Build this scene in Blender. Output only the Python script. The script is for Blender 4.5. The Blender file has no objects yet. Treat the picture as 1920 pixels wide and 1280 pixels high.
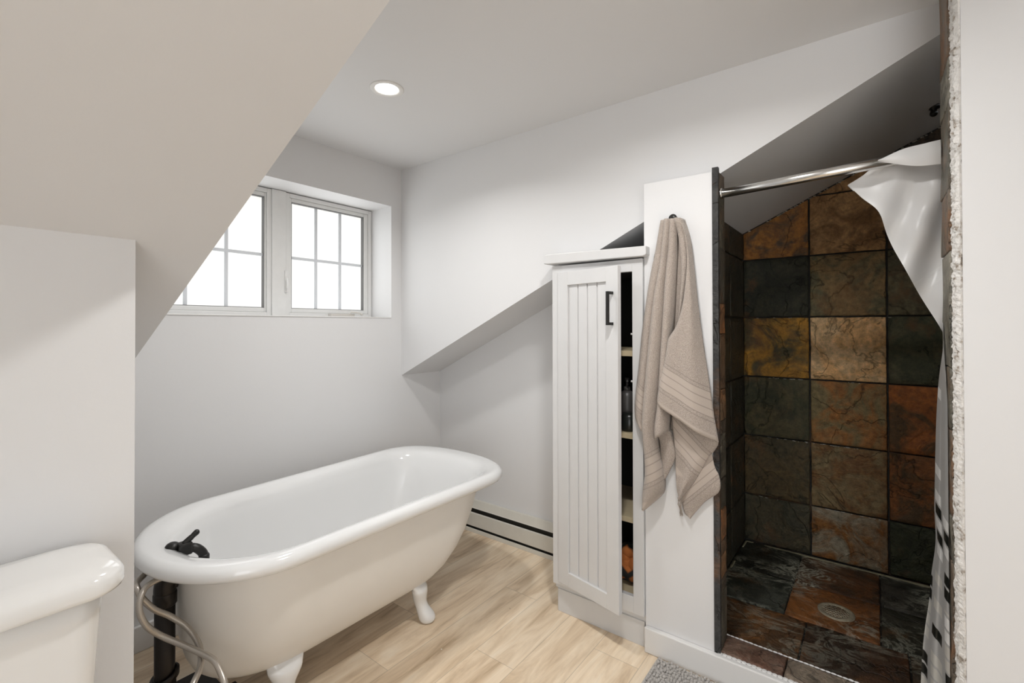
import bpy, bmesh, math, random
from mathutils import Vector, Matrix, noise
random.seed(7)
S = bpy.context.scene
COL = S.collection
PI = math.pi
# ------------------------------------------------------------------ helpers
def link(o, parent=None):
    COL.objects.link(o)
    if parent is not None:
        o.parent = parent
        o.matrix_parent_inverse = parent.matrix_world.inverted()
    return o
class MB:
    """collects geometry in world coordinates and links it as ONE mesh object"""
    def __init__(s): s.v = []; s.f = []; s.smooth = []; s.ca = []; s.cb = []; s.uv = []
    def add(s, vs, fs, smooth=False, ca=None, cb=None, uvs=None):
        b = len(s.v); s.v += [tuple(v) for v in vs]
        for f in fs:
            s.f.append(tuple(b + i for i in f)); s.smooth.append(smooth)
            s.ca.append(ca); s.cb.append(cb)
        s.uv += uvs if uvs else [(0, 0)] * len(vs)
    def box(s, x0, x1, y0, y1, z0, z1, **k):
        vs = [(x, y, z) for x in (x0, x1) for y in (y0, y1) for z in (z0, z1)]
        fs = [(0, 1, 3, 2), (4, 6, 7, 5), (0, 4, 5, 1), (2, 3, 7, 6), (0, 2, 6, 4), (1, 5, 7, 3)]
        s.add(vs, fs, **k); return s
    def prism(s, pts, axis, a0, a1, **k):
        """polygon pts in the two other axes, extruded along axis (0,1,2)"""
        n = len(pts)
        def mk(p, a):
            q = list(p); q.insert(axis, a); return tuple(q)
        vs = [mk(p, a0) for p in pts] + [mk(p, a1) for p in pts]
        fs = [tuple(range(n)), tuple(range(2 * n - 1, n - 1, -1))]
        fs += [(i, i + n, (i + 1) % n + n, (i + 1) % n) for i in range(n)]
        s.add(vs, fs, **k); return s
    def rings(s, rings, closed=True, cap0=True, cap1=True, smooth=True, uvs=None, **k):
        n = len(rings[0]); vs = [v for r in rings for v in r]; fs = []
        for i in range(len(rings) - 1):
            for j in range(n if closed else n - 1):
                a = i * n + j; b = i * n + (j + 1) % n
                fs.append((a, b, b + n, a + n))
        if cap0: fs.append(tuple(reversed(range(n))))
        if cap1: fs.append(tuple(range((len(rings) - 1) * n, len(rings) * n)))
        s.add(vs, fs, smooth=smooth, uvs=uvs, **k); return s
    def tube(s, pts, rad, n=12, cap=True, **k):
        pts = [Vector(p) for p in pts]; rs = []; up = None; uvs = []; L = 0
        for i, p in enumerate(pts):
            t = (pts[min(i + 1, len(pts) - 1)] - pts[max(i - 1, 0)]).normalized()
            if up is None:
                up = Vector((0, 0, 1)) if abs(t.z) < .9 else Vector((1, 0, 0))
            up = (up - t * up.dot(t)).normalized(); sd = t.cross(up)
            r = rad[i] if isinstance(rad, (list, tuple)) else rad
            if i: L += (p - pts[i - 1]).length
            rs.append([p + (up * math.cos(2 * PI * j / n) + sd * math.sin(2 * PI * j / n)) * r for j in range(n)])
            uvs += [(j / n, L) for j in range(n)]
        return s.rings(rs, cap0=cap, cap1=cap, uvs=uvs, **k)
    def lathe(s, prof, c, n=32, axis=2, cap=True, **k):
        """prof: (radius, height) list; axis of revolution through c"""
        rs = []
        for r, h in prof:
            ring = []
            for j in range(n):
                a = 2 * PI * j / n; p = [r * math.cos(a), r * math.sin(a)]; p.insert(axis, h)
                ring.append((c[0] + p[0], c[1] + p[1], c[2] + p[2]))
            rs.append(ring)
        return s.rings(rs, cap0=cap, cap1=cap, **k)
    def ball(s, c, r, n=12, sc=(1, 1, 1), **k):
        rs = []
        for i in range(1, n):
            t = PI * i / n
            rs.append([(c[0] + sc[0] * r * math.sin(t) * math.cos(2 * PI * j / (n + 4)), c[1] + sc[1] * r * math.sin(t) * math.sin(2 * PI * j / (n + 4)), c[2] - sc[2] * r * math.cos(t)) for j in range(n + 4)])
        return s.rings(rs, **k)
    def build(s, name, m, parent=None, bevel=0, seg=2, solid=0, subsurf=0, recalc=True, off=-1):
        me = bpy.data.meshes.new(name); me.from_pydata(s.v, [], s.f)
        if any(c is not None for c in s.ca):
            A = me.color_attributes.new('tone_a', 'FLOAT_COLOR', 'CORNER'); B = me.color_attributes.new('tone_b', 'FLOAT_COLOR', 'CORNER')
            for p in me.polygons:
                a = s.ca[p.index] or (.02, .018, .015); b = s.cb[p.index] or a
                for li in p.loop_indices:
                    A.data[li].color = (*a, 1); B.data[li].color = (*b, 1)
        if any(u != (0, 0) for u in s.uv):
            uv = me.uv_layers.new(name='UVMap')
            for l in me.loops: uv.data[l.index].uv = s.uv[l.vertex_index]
        for p in me.polygons: p.use_smooth = s.smooth[p.index]
        if recalc:
            bm = bmesh.new(); bm.from_mesh(me); bmesh.ops.recalc_face_normals(bm, faces=bm.faces); bm.to_mesh(me); bm.free()
        me.materials.append(m)
        o = link(bpy.data.objects.new(name, me), parent)
        if solid:
            md = o.modifiers.new('solid', 'SOLIDIFY'); md.thickness = solid; md.offset = off
        if bevel:
            md = o.modifiers.new('bevel', 'BEVEL'); md.width = bevel; md.segments = seg; md.limit_method = 'ANGLE'; md.angle_limit = math.radians(40)
            md.harden_normals = False
        if subsurf:
            md = o.modifiers.new('sub', 'SUBSURF'); md.levels = subsurf; md.render_levels = subsurf
        return o
def tag(o, label, cat, group=None, kind=None):
    o['label'] = label; o['category'] = cat
    if group: o['group'] = group
    if kind: o['kind'] = kind
    return o
def struct(o): o['kind'] = 'structure'; return o
def thing(name, label, cat, loc, group=None):
    o = bpy.data.objects.new(name, None); o.empty_display_size = .1
    COL.objects.link(o); o.location = loc
    bpy.context.view_layer.update()
    return tag(o, label, cat, group)
def lerp(a, b, t): return a + (b - a) * t
def poly_at(pts, t):
    """point at fraction t of a polyline (by length)"""
    P = [Vector(p) for p in pts]; L = [0]
    for i in range(1, len(P)): L.append(L[-1] + (P[i] - P[i - 1]).length)
    d = max(0, min(1, t)) * L[-1]
    for i in range(1, len(P)):
        if d <= L[i] or i == len(P) - 1:
            k = (d - L[i - 1]) / max(1e-9, L[i] - L[i - 1]); return P[i - 1].lerp(P[i], k)
def smooth_curve(pts, n):
    """Catmull-Rom through pts, n samples per span"""
    P = [Vector(p) for p in pts]; P = [P[0] * 2 - P[1]] + P + [P[-1] * 2 - P[-2]]; out = []
    for i in range(1, len(P) - 2):
        for k in range(n):
            t = k / n; a, b, c, d = P[i - 1], P[i], P[i + 1], P[i + 2]
            out.append(.5 * ((2 * b) + (c - a) * t + (2 * a - 5 * b + 4 * c - d) * t * t + (3 * b - a - 3 * c + d) * t ** 3))
    out.append(P[-2]); return out
# ------------------------------------------------------------------ materials
def srgb(r, g, b):
    f = lambda c: (c / 255 / 12.92) if c / 255 <= .04045 else ((c / 255 + .055) / 1.055) ** 2.4
    return (f(r), f(g), f(b))
def mat(name, col, rough=.5, metal=0, spec=.5, coat=0, noise_amt=0, noise_scale=20, bump=0, bump_scale=60, sheen=0, speck=None):
    m = bpy.data.materials.new(name); m.use_nodes = True; N = m.node_tree.nodes; L = m.node_tree.links
    b = N['Principled BSDF']
    b.inputs['Base Color'].default_value = (*col, 1); b.inputs['Roughness'].default_value = rough; b.inputs['Metallic'].default_value = metal
    b.inputs['Specular IOR Level'].default_value = spec; b.inputs['Coat Weight'].default_value = coat; b.inputs['Coat Roughness'].default_value = .05
    b.inputs['Sheen Weight'].default_value = sheen
    tc = N.new('ShaderNodeTexCoord')
    if noise_amt:
        n = N.new('ShaderNodeTexNoise'); n.inputs['Scale'].default_value = noise_scale; n.inputs['Detail'].default_value = 6
        L.new(tc.outputs['Object'], n.inputs['Vector'])
        r = N.new('ShaderNodeMapRange'); r.inputs['To Min'].default_value = 1 - noise_amt; r.inputs['To Max'].default_value = 1 + noise_amt * .6
        L.new(n.outputs['Fac'], r.inputs['Value'])
        mx = N.new('ShaderNodeMix'); mx.data_type = 'RGBA'; mx.blend_type = 'MULTIPLY'; mx.inputs['Factor'].default_value = 1
        mx.inputs['A'].default_value = (*col, 1); L.new(r.outputs['Result'], mx.inputs['B']); L.new(mx.outputs['Result'], b.inputs['Base Color'])
    if bump:
        n2 = N.new('ShaderNodeTexNoise'); n2.inputs['Scale'].default_value = bump_scale; n2.inputs['Detail'].default_value = 4
        L.new(tc.outputs['Object'], n2.inputs['Vector'])
        bp = N.new('ShaderNodeBump'); bp.inputs['Strength'].default_value = bump; bp.inputs['Distance'].default_value = .004
        L.new(n2.outputs['Fac'], bp.inputs['Height']); L.new(bp.outputs['Normal'], b.inputs['Normal'])
    return m
WALL = mat('white_paint', (.73, .727, .728), .55, spec=.3, bump=.05, bump_scale=90)
TRIM = mat('white_trim_paint', (.75, .742, .73), .4, spec=.4, bump=.05, bump_scale=40)
VINYL = mat('window_vinyl', (.78, .78, .77), .35, noise_amt=.05, noise_scale=30)
CAB = mat('white_cabinet_paint', (.65, .647, .645), .42, noise_amt=.05, noise_scale=12, bump=.08, bump_scale=50)
CABIN = mat('cabinet_shade_black', (.012, .011, .010), .8)  # shade inside the cabinet put into the colour as near-black
SHELF = mat('pale_pine', srgb(196, 180, 148), .55, noise_amt=.15, noise_scale=25)
ENAMEL = mat('white_enamel', (.80, .80, .795), .12, coat=.6)
TUBPAINT = mat('cream_tub_paint', (.80, .775, .73), .38, noise_amt=.05, noise_scale=7)
CHINA = mat('toilet_china', (.78, .77, .75), .12, coat=.5)
BLACKM = mat('oil_rubbed_black', (.018, .017, .016), .38, metal=.3, noise_amt=.4, noise_scale=14)
PIPEM = mat('dark_bronze_pipe', (.022, .017, .014), .35, metal=.4, noise_amt=.6, noise_scale=9)
CHROME = mat('brushed_chrome', (.72, .71, .69), .22, metal=1)
HEATW = mat('heater_enamel', (.66, .635, .57), .4, noise_amt=.08, noise_scale=18)
HEATD = mat('heater_dark_slot', (.035, .032, .026), .6)
LEDTRIM = mat('downlight_white', (.80, .79, .77), .4)
PLASTER = mat('broken_plaster', (.70, .67, .63), .9, bump=1, bump_scale=140)
def _plaster():
    N = PLASTER.node_tree.nodes; L = PLASTER.node_tree.links; b = N['Principled BSDF']
    tc = N.new('ShaderNodeTexCoord'); n = N.new('ShaderNodeTexNoise'); n.inputs['Scale'].default_value = 38; n.inputs['Detail'].default_value = 6; n.inputs['Roughness'].default_value = .7; L.new(tc.outputs['Object'], n.inputs['Vector'])
    cr = N.new('ShaderNodeValToRGB'); e = cr.color_ramp.elements; e[0].position = .31; e[0].color = (.10, .085, .07, 1); e[1].position = .52; e[1].color = (.78, .76, .73, 1)
    k = e.new(.39); k.color = (.42, .36, .30, 1); k = e.new(.43); k.color = (.62, .60, .57, 1)
    L.new(n.outputs['Fac'], cr.inputs['Fac']); L.new(cr.outputs['Color'], b.inputs['Base Color'])
_plaster()
TILEEDGE = mat('dark_slate_edge', (.045, .044, .042), .6, noise_amt=.5, noise_scale=40, bump=.4, bump_scale=80)
DRAINM = mat('limescaled_drain', (.42, .37, .27), .55, metal=.3, noise_amt=.5, noise_scale=60, bump=.8, bump_scale=150)
MATM = mat('grey_chenille', (.47, .445, .42), .95, sheen=.3, noise_amt=.3, noise_scale=90)
JARM = mat('dark_jar', (.012, .014, .012), .3)
PUMPM = mat('grey_bottle', (.075, .07, .065), .4)
GROUT = mat('dark_grout', (.018, .016, .013), .75, noise_amt=.5, noise_scale=60)

def emis(name, col, st):
    m = bpy.data.materials.new(name); m.use_nodes = True; N = m.node_tree.nodes
    b = N['Principled BSDF']; b.inputs['Base Color'].default_value = (.3, .3, .3, 1); b.inputs['Roughness'].default_value = .4
    b.inputs['Emission Color'].default_value = (*col, 1); b.inputs['Emission Strength'].default_value = st
    return m
PANE = emis('frosted_daylight_glass', (1.0, 1.0, .965), .76)
LED = emis('led_lens', (1, .97, .91), 9)

def floor_material():
    m = bpy.data.materials.new('beige_vinyl_plank'); m.use_nodes = True; N = m.node_tree.nodes; L = m.node_tree.links; b = N['Principled BSDF']
    def math_(op, a, c=None, d=None):
        n = N.new('ShaderNodeMath'); n.operation = op
        for i, x in enumerate((a, c, d)):
            if x is None: continue
            if isinstance(x, (int, float)): n.inputs[i].default_value = x
            else: L.new(x, n.inputs[i])
        return n.outputs[0]
    tc = N.new('ShaderNodeTexCoord'); sp = N.new('ShaderNodeSeparateXYZ'); L.new(tc.outputs['Object'], sp.inputs[0])
    w = .18; ln = 1.1
    ry = math_('DIVIDE', math_('SUBTRACT', sp.outputs['Y'], 1.05), w)
    row = math_('FLOOR', ry); fy = math_('FRACT', ry)
    wn = N.new('ShaderNodeTexWhiteNoise'); wn.noise_dimensions = '1D'; L.new(row, wn.inputs['W'])
    # rows alternate so that the butt joints fall near 1.37 and 1.78
    off = math_('ADD', math_('MULTIPLY', math_('MODULO', row, 3.0), .41), .27)
    rx = math_('DIVIDE', math_('SUBTRACT', sp.outputs['X'], off), ln)
    fx = math_('FRACT', rx); pid = math_('ADD', math_('MULTIPLY', row, 7.13), math_('FLOOR', rx))
    wp = N.new('ShaderNodeTexWhiteNoise'); wp.noise_dimensions = '1D'; L.new(pid, wp.inputs['W'])
    # joints
    jy = math_('MULTIPLY', math_('MINIMUM', fy, math_('SUBTRACT', 1, fy)), w)
    jx = math_('MULTIPLY', math_('MINIMUM', fx, math_('SUBTRACT', 1, fx)), ln)
    jd = math_('MINIMUM', jy, jx); joint = N.new('ShaderNodeMapRange'); joint.inputs['From Max'].default_value = .0018
    joint.inputs['To Min'].default_value = .62; joint.inputs['To Max'].default_value = 1; L.new(jd, joint.inputs['Value'])
    cmb = N.new('ShaderNodeCombineXYZ'); L.new(math_('ADD', math_('MULTIPLY', sp.outputs['X'], 1.3), math_('MULTIPLY', wp.outputs['Value'], 40)), cmb.inputs[0]); L.new(math_('MULTIPLY', sp.outputs['Y'], 8.5), cmb.inputs[1])
    n1 = N.new('ShaderNodeTexNoise'); n1.inputs['Scale'].default_value = 1.7; n1.inputs['Detail'].default_value = 7; n1.inputs['Roughness'].default_value = .6; n1.inputs['Distortion'].default_value = .8
    L.new(cmb.outputs[0], n1.inputs['Vector'])
    cr = N.new('ShaderNodeValToRGB'); e = cr.color_ramp.elements
    e[0].position = .25; e[0].color = (*srgb(168, 142, 112), 1); e[1].position = .75; e[1].color = (*srgb(240, 226, 205), 1)
    k = e.new(.42); k.color = (*srgb(212, 190, 162), 1); k = e.new(.55); k.color = (*srgb(228, 209, 183), 1)
    L.new(n1.outputs['Fac'], cr.inputs['Fac'])
    cmb2 = N.new('ShaderNodeCombineXYZ'); L.new(math_('ADD', math_('MULTIPLY', sp.outputs['X'], 5), math_('MULTIPLY', wp.outputs['Value'], 40)), cmb2.inputs[0]); L.new(math_('MULTIPLY', sp.outputs['Y'], 60), cmb2.inputs[1])
    n2 = N.new('ShaderNodeTexNoise'); n2.inputs['Scale'].default_value = 1.5; n2.inputs['Detail'].default_value = 4; L.new(cmb2.outputs[0], n2.inputs['Vector'])
    gr = N.new('ShaderNodeMapRange'); gr.inputs['To Min'].default_value = .88; gr.inputs['To Max'].default_value = 1.1; L.new(n2.outputs['Fac'], gr.inputs['Value'])
    tone = N.new('ShaderNodeMapRange'); tone.inputs['To Min'].default_value = 1.04; tone.inputs['To Max'].default_value = 1.14; L.new(wp.outputs['Value'], tone.inputs['Value'])
    mul = math_('MULTIPLY', math_('MULTIPLY', gr.outputs[0], joint.outputs[0]), tone.outputs[0])
    mx = N.new('ShaderNodeMix'); mx.data_type = 'RGBA'; mx.blend_type = 'MULTIPLY'; mx.inputs['Factor'].default_value = 1
    L.new(cr.outputs['Color'], mx.inputs['A']); L.new(mul, mx.inputs['B'])
    # crumbs of plaster and grit
    vo = N.new('ShaderNodeTexVoronoi'); vo.inputs['Scale'].default_value = 14; L.new(tc.outputs['Object'], vo.inputs['Vector'])
    vs = N.new('ShaderNodeSeparateColor'); L.new(vo.outputs['Color'], vs.inputs[0])
    on = math_('MULTIPLY', math_('LESS_THAN', vo.outputs['Distance'], .045), math_('LESS_THAN', vs.outputs[0], .3))
    mx2 = N.new('ShaderNodeMix'); mx2.data_type = 'RGBA'; L.new(on, mx2.inputs['Factor']); L.new(mx.outputs['Result'], mx2.inputs['A'])
    bw = N.new('ShaderNodeMix'); bw.data_type = 'RGBA'; L.new(math_('LESS_THAN', vs.outputs[1], .3), bw.inputs['Factor']); bw.inputs['A'].default_value = (.8, .75, .68, 1); bw.inputs['B'].default_value = (.06, .05, .04, 1)
    L.new(bw.outputs['Result'], mx2.inputs['B'])
    L.new(mx2.outputs['Result'], b.inputs['Base Color']); b.inputs['Roughness'].default_value = .42; b.inputs['Specular IOR Level'].default_value = .35
    return m
FLOOR = floor_material()

def slate_material(name, scale_noise=6, stain=0.0, rough=.42):
    m = bpy.data.materials.new(name); m.use_nodes = True; N = m.node_tree.nodes; L = m.node_tree.links; b = N['Principled BSDF']
    tc = N.new('ShaderNodeTexCoord')
    A = N.new('ShaderNodeAttribute'); A.attribute_name = 'tone_a'; B = N.new('ShaderNodeAttribute'); B.attribute_name = 'tone_b'
    # offset the cleft pattern tile by tile with its own tone
    vm = N.new('ShaderNodeVectorMath'); vm.operation = 'MULTIPLY_ADD'; L.new(A.outputs['Color'], vm.inputs[0]); vm.inputs[1].default_value = (90, 70, 50); L.new(tc.outputs['Object'], vm.inputs[2])
    n1 = N.new('ShaderNodeTexNoise'); n1.inputs['Scale'].default_value = scale_noise; n1.inputs['Detail'].default_value = 8; n1.inputs['Roughness'].default_value = .62; n1.inputs['Distortion'].default_value = 1.2
    L.new(vm.outputs[0], n1.inputs['Vector'])
    r1 = N.new('ShaderNodeMapRange'); r1.inputs['From Min'].default_value = .42; r1.inputs['From Max'].default_value = .58; L.new(n1.outputs['Fac'], r1.inputs['Value'])
    mx = N.new('ShaderNodeMix'); mx.data_type = 'RGBA'; L.new(r1.outputs[0], mx.inputs['Factor']); L.new(A.outputs['Color'], mx.inputs['A']); L.new(B.outputs['Color'], mx.inputs['B'])
    n2 = N.new('ShaderNodeTexNoise'); n2.inputs['Scale'].default_value = 38; n2.inputs['Detail'].default_value = 6; n2.inputs['Roughness'].default_value = .7; L.new(vm.outputs[0], n2.inputs['Vector'])
    r2 = N.new('ShaderNodeMapRange'); r2.inputs['From Min'].default_value = .3; r2.inputs['From Max'].default_value = .7; r2.inputs['To Min'].default_value = .5; r2.inputs['To Max'].default_value = 1.4; L.new(n2.outputs['Fac'], r2.inputs['Value'])
    mm = N.new('ShaderNodeMix'); mm.data_type = 'RGBA'; mm.blend_type = 'MULTIPLY'; mm.inputs['Factor'].default_value = 1; L.new(mx.outputs['Result'], mm.inputs['A']); L.new(r2.outputs[0], mm.inputs['B'])
    # thin dark clefts
    n3 = N.new('ShaderNodeTexNoise'); n3.inputs['Scale'].default_value = 3.2; n3.inputs['Detail'].default_value = 6; n3.inputs['Distortion'].default_value = .5; L.new(vm.outputs[0], n3.inputs['Vector'])
    d = N.new('ShaderNodeMath'); d.operation = 'SUBTRACT'; L.new(n3.outputs['Fac'], d.inputs[0]); d.inputs[1].default_value = .5
    ab = N.new('ShaderNodeMath'); ab.operation = 'ABSOLUTE'; L.new(d.outputs[0], ab.inputs[0])
    r3 = N.new('ShaderNodeMapRange'); r3.inputs['From Max'].default_value = .008; r3.inputs['To Min'].default_value = .45; r3.inputs['To Max'].default_value = 1; L.new(ab.outputs[0], r3.inputs['Value'])
    m3 = N.new('ShaderNodeMix'); m3.data_type = 'RGBA'; m3.blend_type = 'MULTIPLY'; m3.inputs['Factor'].default_value = 1; L.new(mm.outputs['Result'], m3.inputs['A']); L.new(r3.outputs[0], m3.inputs['B'])
    out = m3.outputs['Result']
    n6 = N.new('ShaderNodeTexNoise'); n6.inputs['Scale'].default_value = 4.2; n6.inputs['Detail'].default_value = 7; n6.inputs['Roughness'].default_value = .65; L.new(vm.outputs[0], n6.inputs['Vector'])
    r6 = N.new('ShaderNodeMapRange'); r6.inputs['From Min'].default_value = .56; r6.inputs['From Max'].default_value = .68; r6.inputs['To Max'].default_value = .55; L.new(n6.outputs['Fac'], r6.inputs['Value'])
    m6 = N.new('ShaderNodeMix'); m6.data_type = 'RGBA'; L.new(r6.outputs[0], m6.inputs['Factor']); L.new(out, m6.inputs['A']); m6.inputs['B'].default_value = (.19, .085, .028, 1); out = m6.outputs['Result']
    r7 = N.new('ShaderNodeMapRange'); r7.inputs['From Min'].default_value = .44; r7.inputs['From Max'].default_value = .30; r7.inputs['To Max'].default_value = .45; L.new(n6.outputs['Fac'], r7.inputs['Value'])
    m7 = N.new('ShaderNodeMix'); m7.data_type = 'RGBA'; m7.blend_type = 'MULTIPLY'; L.new(r7.outputs[0], m7.inputs['Factor']); L.new(out, m7.inputs['A']); m7.inputs['B'].default_value = (.35, .38, .36, 1); out = m7.outputs['Result']
    # chalky limescale veins
    if stain:
        mp = N.new('ShaderNodeMapping'); mp.inputs['Scale'].default_value = (1.6, .9, 1); mp.inputs['Rotation'].default_value = (0, 0, .5); L.new(tc.outputs['Object'], mp.inputs['Vector'])
        n4 = N.new('ShaderNodeTexNoise'); n4.inputs['Scale'].default_value = 4.5; n4.inputs['Detail'].default_value = 9; n4.inputs['Roughness'].default_value = .7; n4.inputs['Distortion'].default_value = 2.2; L.new(mp.outputs[0], n4.inputs['Vector'])
        d4 = N.new('ShaderNodeMath'); d4.operation = 'SUBTRACT'; L.new(n4.outputs['Fac'], d4.inputs[0]); d4.inputs[1].default_value = .53
        a4 = N.new('ShaderNodeMath'); a4.operation = 'ABSOLUTE'; L.new(d4.outputs[0], a4.inputs[0])
        r4 = N.new('ShaderNodeMapRange'); r4.inputs['From Max'].default_value = .045; r4.inputs['To Min'].default_value = stain; r4.inputs['To Max'].default_value = 0; L.new(a4.outputs[0], r4.inputs['Value'])
        n5 = N.new('ShaderNodeTexNoise'); n5.inputs['Scale'].default_value = 2.6; n5.inputs['Detail'].default_value = 3; L.new(tc.outputs['Object'], n5.inputs['Vector'])
        r5 = N.new('ShaderNodeMapRange'); r5.inputs['From Min'].default_value = .40; r5.inputs['From Max'].default_value = .54; L.new(n5.outputs['Fac'], r5.inputs['Value'])
        # deposits gather at the back edge and corner, where the water stands
        sp = N.new('ShaderNodeSeparateXYZ'); L.new(tc.outputs['Object'], sp.inputs[0])
        rb = N.new('ShaderNodeMapRange'); rb.inputs['From Min'].default_value = 2.0; rb.inputs['From Max'].default_value = 2.7; rb.inputs['To Min'].default_value = .3; L.new(sp.outputs['X'], rb.inputs['Value'])
        mu = N.new('ShaderNodeMath'); mu.operation = 'MULTIPLY'; L.new(r4.outputs[0], mu.inputs[0]); L.new(r5.outputs[0], mu.inputs[1])
        mu2 = N.new('ShaderNodeMath'); mu2.operation = 'MULTIPLY'; L.new(mu.outputs[0], mu2.inputs[0]); L.new(rb.outputs[0], mu2.inputs[1])
        m4 = N.new('ShaderNodeMix'); m4.data_type = 'RGBA'; L.new(mu2.outputs[0], m4.inputs['Factor']); L.new(out, m4.inputs['A']); m4.inputs['B'].default_value = (.52, .52, .42, 1); out = m4.outputs['Result']
    L.new(out, b.inputs['Base Color'])
    rr = N.new('ShaderNodeMapRange'); rr.inputs['To Min'].default_value = rough - .12; rr.inputs['To Max'].default_value = rough + .25; L.new(n2.outputs['Fac'], rr.inputs['Value']); L.new(rr.outputs[0], b.inputs['Roughness'])
    ad = N.new('ShaderNodeMath'); ad.operation = 'MULTIPLY_ADD'; L.new(n2.outputs['Fac'], ad.inputs[0]); ad.inputs[1].default_value = .35; L.new(n1.outputs['Fac'], ad.inputs[2])
    ad2 = N.new('ShaderNodeMath'); ad2.operation = 'MULTIPLY_ADD'; L.new(r3.outputs[0], ad2.inputs[0]); ad2.inputs[1].default_value = .25; L.new(ad.outputs[0], ad2.inputs[2])
    bp = N.new('ShaderNodeBump'); bp.inputs['Strength'].default_value = .85; bp.inputs['Distance'].default_value = .028; L.new(ad2.outputs[0], bp.inputs['Height']); L.new(bp.outputs['Normal'], b.inputs['Normal'])
    return m
SLATE = slate_material('slate_wall_tile')
SLATEF = slate_material('slate_floor_tile', 5, 1.0, .38)

def towel_material():
    m = bpy.data.materials.new('taupe_terry'); m.use_nodes = True; N = m.node_tree.nodes; L = m.node_tree.links; b = N['Principled BSDF']
    uv = N.new('ShaderNodeUVMap'); uv.uv_map = 'UVMap'; sp = N.new('ShaderNodeSeparateXYZ'); L.new(uv.outputs[0], sp.inputs[0])
    tc = N.new('ShaderNodeTexCoord')
    n = N.new('ShaderNodeTexNoise'); n.inputs['Scale'].default_value = 330; n.inputs['Detail'].default_value = 2; L.new(tc.outputs['Object'], n.inputs['Vector'])
    # v: metres from the hem; woven border between .05 and .15, four ribs
    def mth(op, a, c):
        q = N.new('ShaderNodeMath'); q.operation = op
        for i, x in enumerate((a, c)):
            if isinstance(x, (int, float)): q.inputs[i].default_value = x
            else: L.new(x, q.inputs[i])
        return q.outputs[0]
    v = sp.outputs['Y']
    band = mth('MULTIPLY', mth('GREATER_THAN', v, .062), mth('LESS_THAN', v, .135))
    hem = mth('LESS_THAN', v, .014); flat = mth('MAXIMUM', band, hem)
    rib = None
    for p in (.05, .062, .085, .112, .135, .147):
        q = mth('LESS_THAN', mth('ABSOLUTE', mth('SUBTRACT', v, p), 0), .0016); rib = q if rib is None else mth('MAXIMUM', rib, q)
    r = N.new('ShaderNodeMapRange'); r.inputs['From Min'].default_value = .3; r.inputs['From Max'].default_value = .7; r.inputs['To Min'].default_value = .74; r.inputs['To Max'].default_value = 1.1; L.new(n.outputs['Fac'], r.inputs['Value'])
    fl = N.new('ShaderNodeMix'); fl.data_type = 'FLOAT'; L.new(flat, fl.inputs['Factor']); L.new(r.outputs[0], fl.inputs['A']); fl.inputs['B'].default_value = 1.02
    fr = N.new('ShaderNodeMix'); fr.data_type = 'FLOAT'; L.new(rib, fr.inputs['Factor']); L.new(fl.outputs['Result'], fr.inputs['A']); fr.inputs['B'].default_value = .72
    mx = N.new('ShaderNodeMix'); mx.data_type = 'RGBA'; mx.blend_type = 'MULTIPLY'; mx.inputs['Factor'].default_value = 1; mx.inputs['A'].default_value = (.45, .385, .335, 1); L.new(fr.outputs['Result'], mx.inputs['B'])
    L.new(mx.outputs['Result'], b.inputs['Base Color']); b.inputs['Roughness'].default_value = .95; b.inputs['Specular IOR Level'].default_value = .1; b.inputs['Sheen Weight'].default_value = .25
    bp = N.new('ShaderNodeBump'); bp.inputs['Distance'].default_value = .004
    st = N.new('ShaderNodeMix'); st.data_type = 'FLOAT'; L.new(flat, st.inputs['Factor']); st.inputs['A'].default_value = .8; st.inputs['B'].default_value = .12; L.new(st.outputs['Result'], bp.inputs['Strength'])
    L.new(n.outputs['Fac'], bp.inputs['Height']); L.new(bp.outputs['Normal'], b.inputs['Normal'])
    return m
TOWEL = towel_material()

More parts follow.
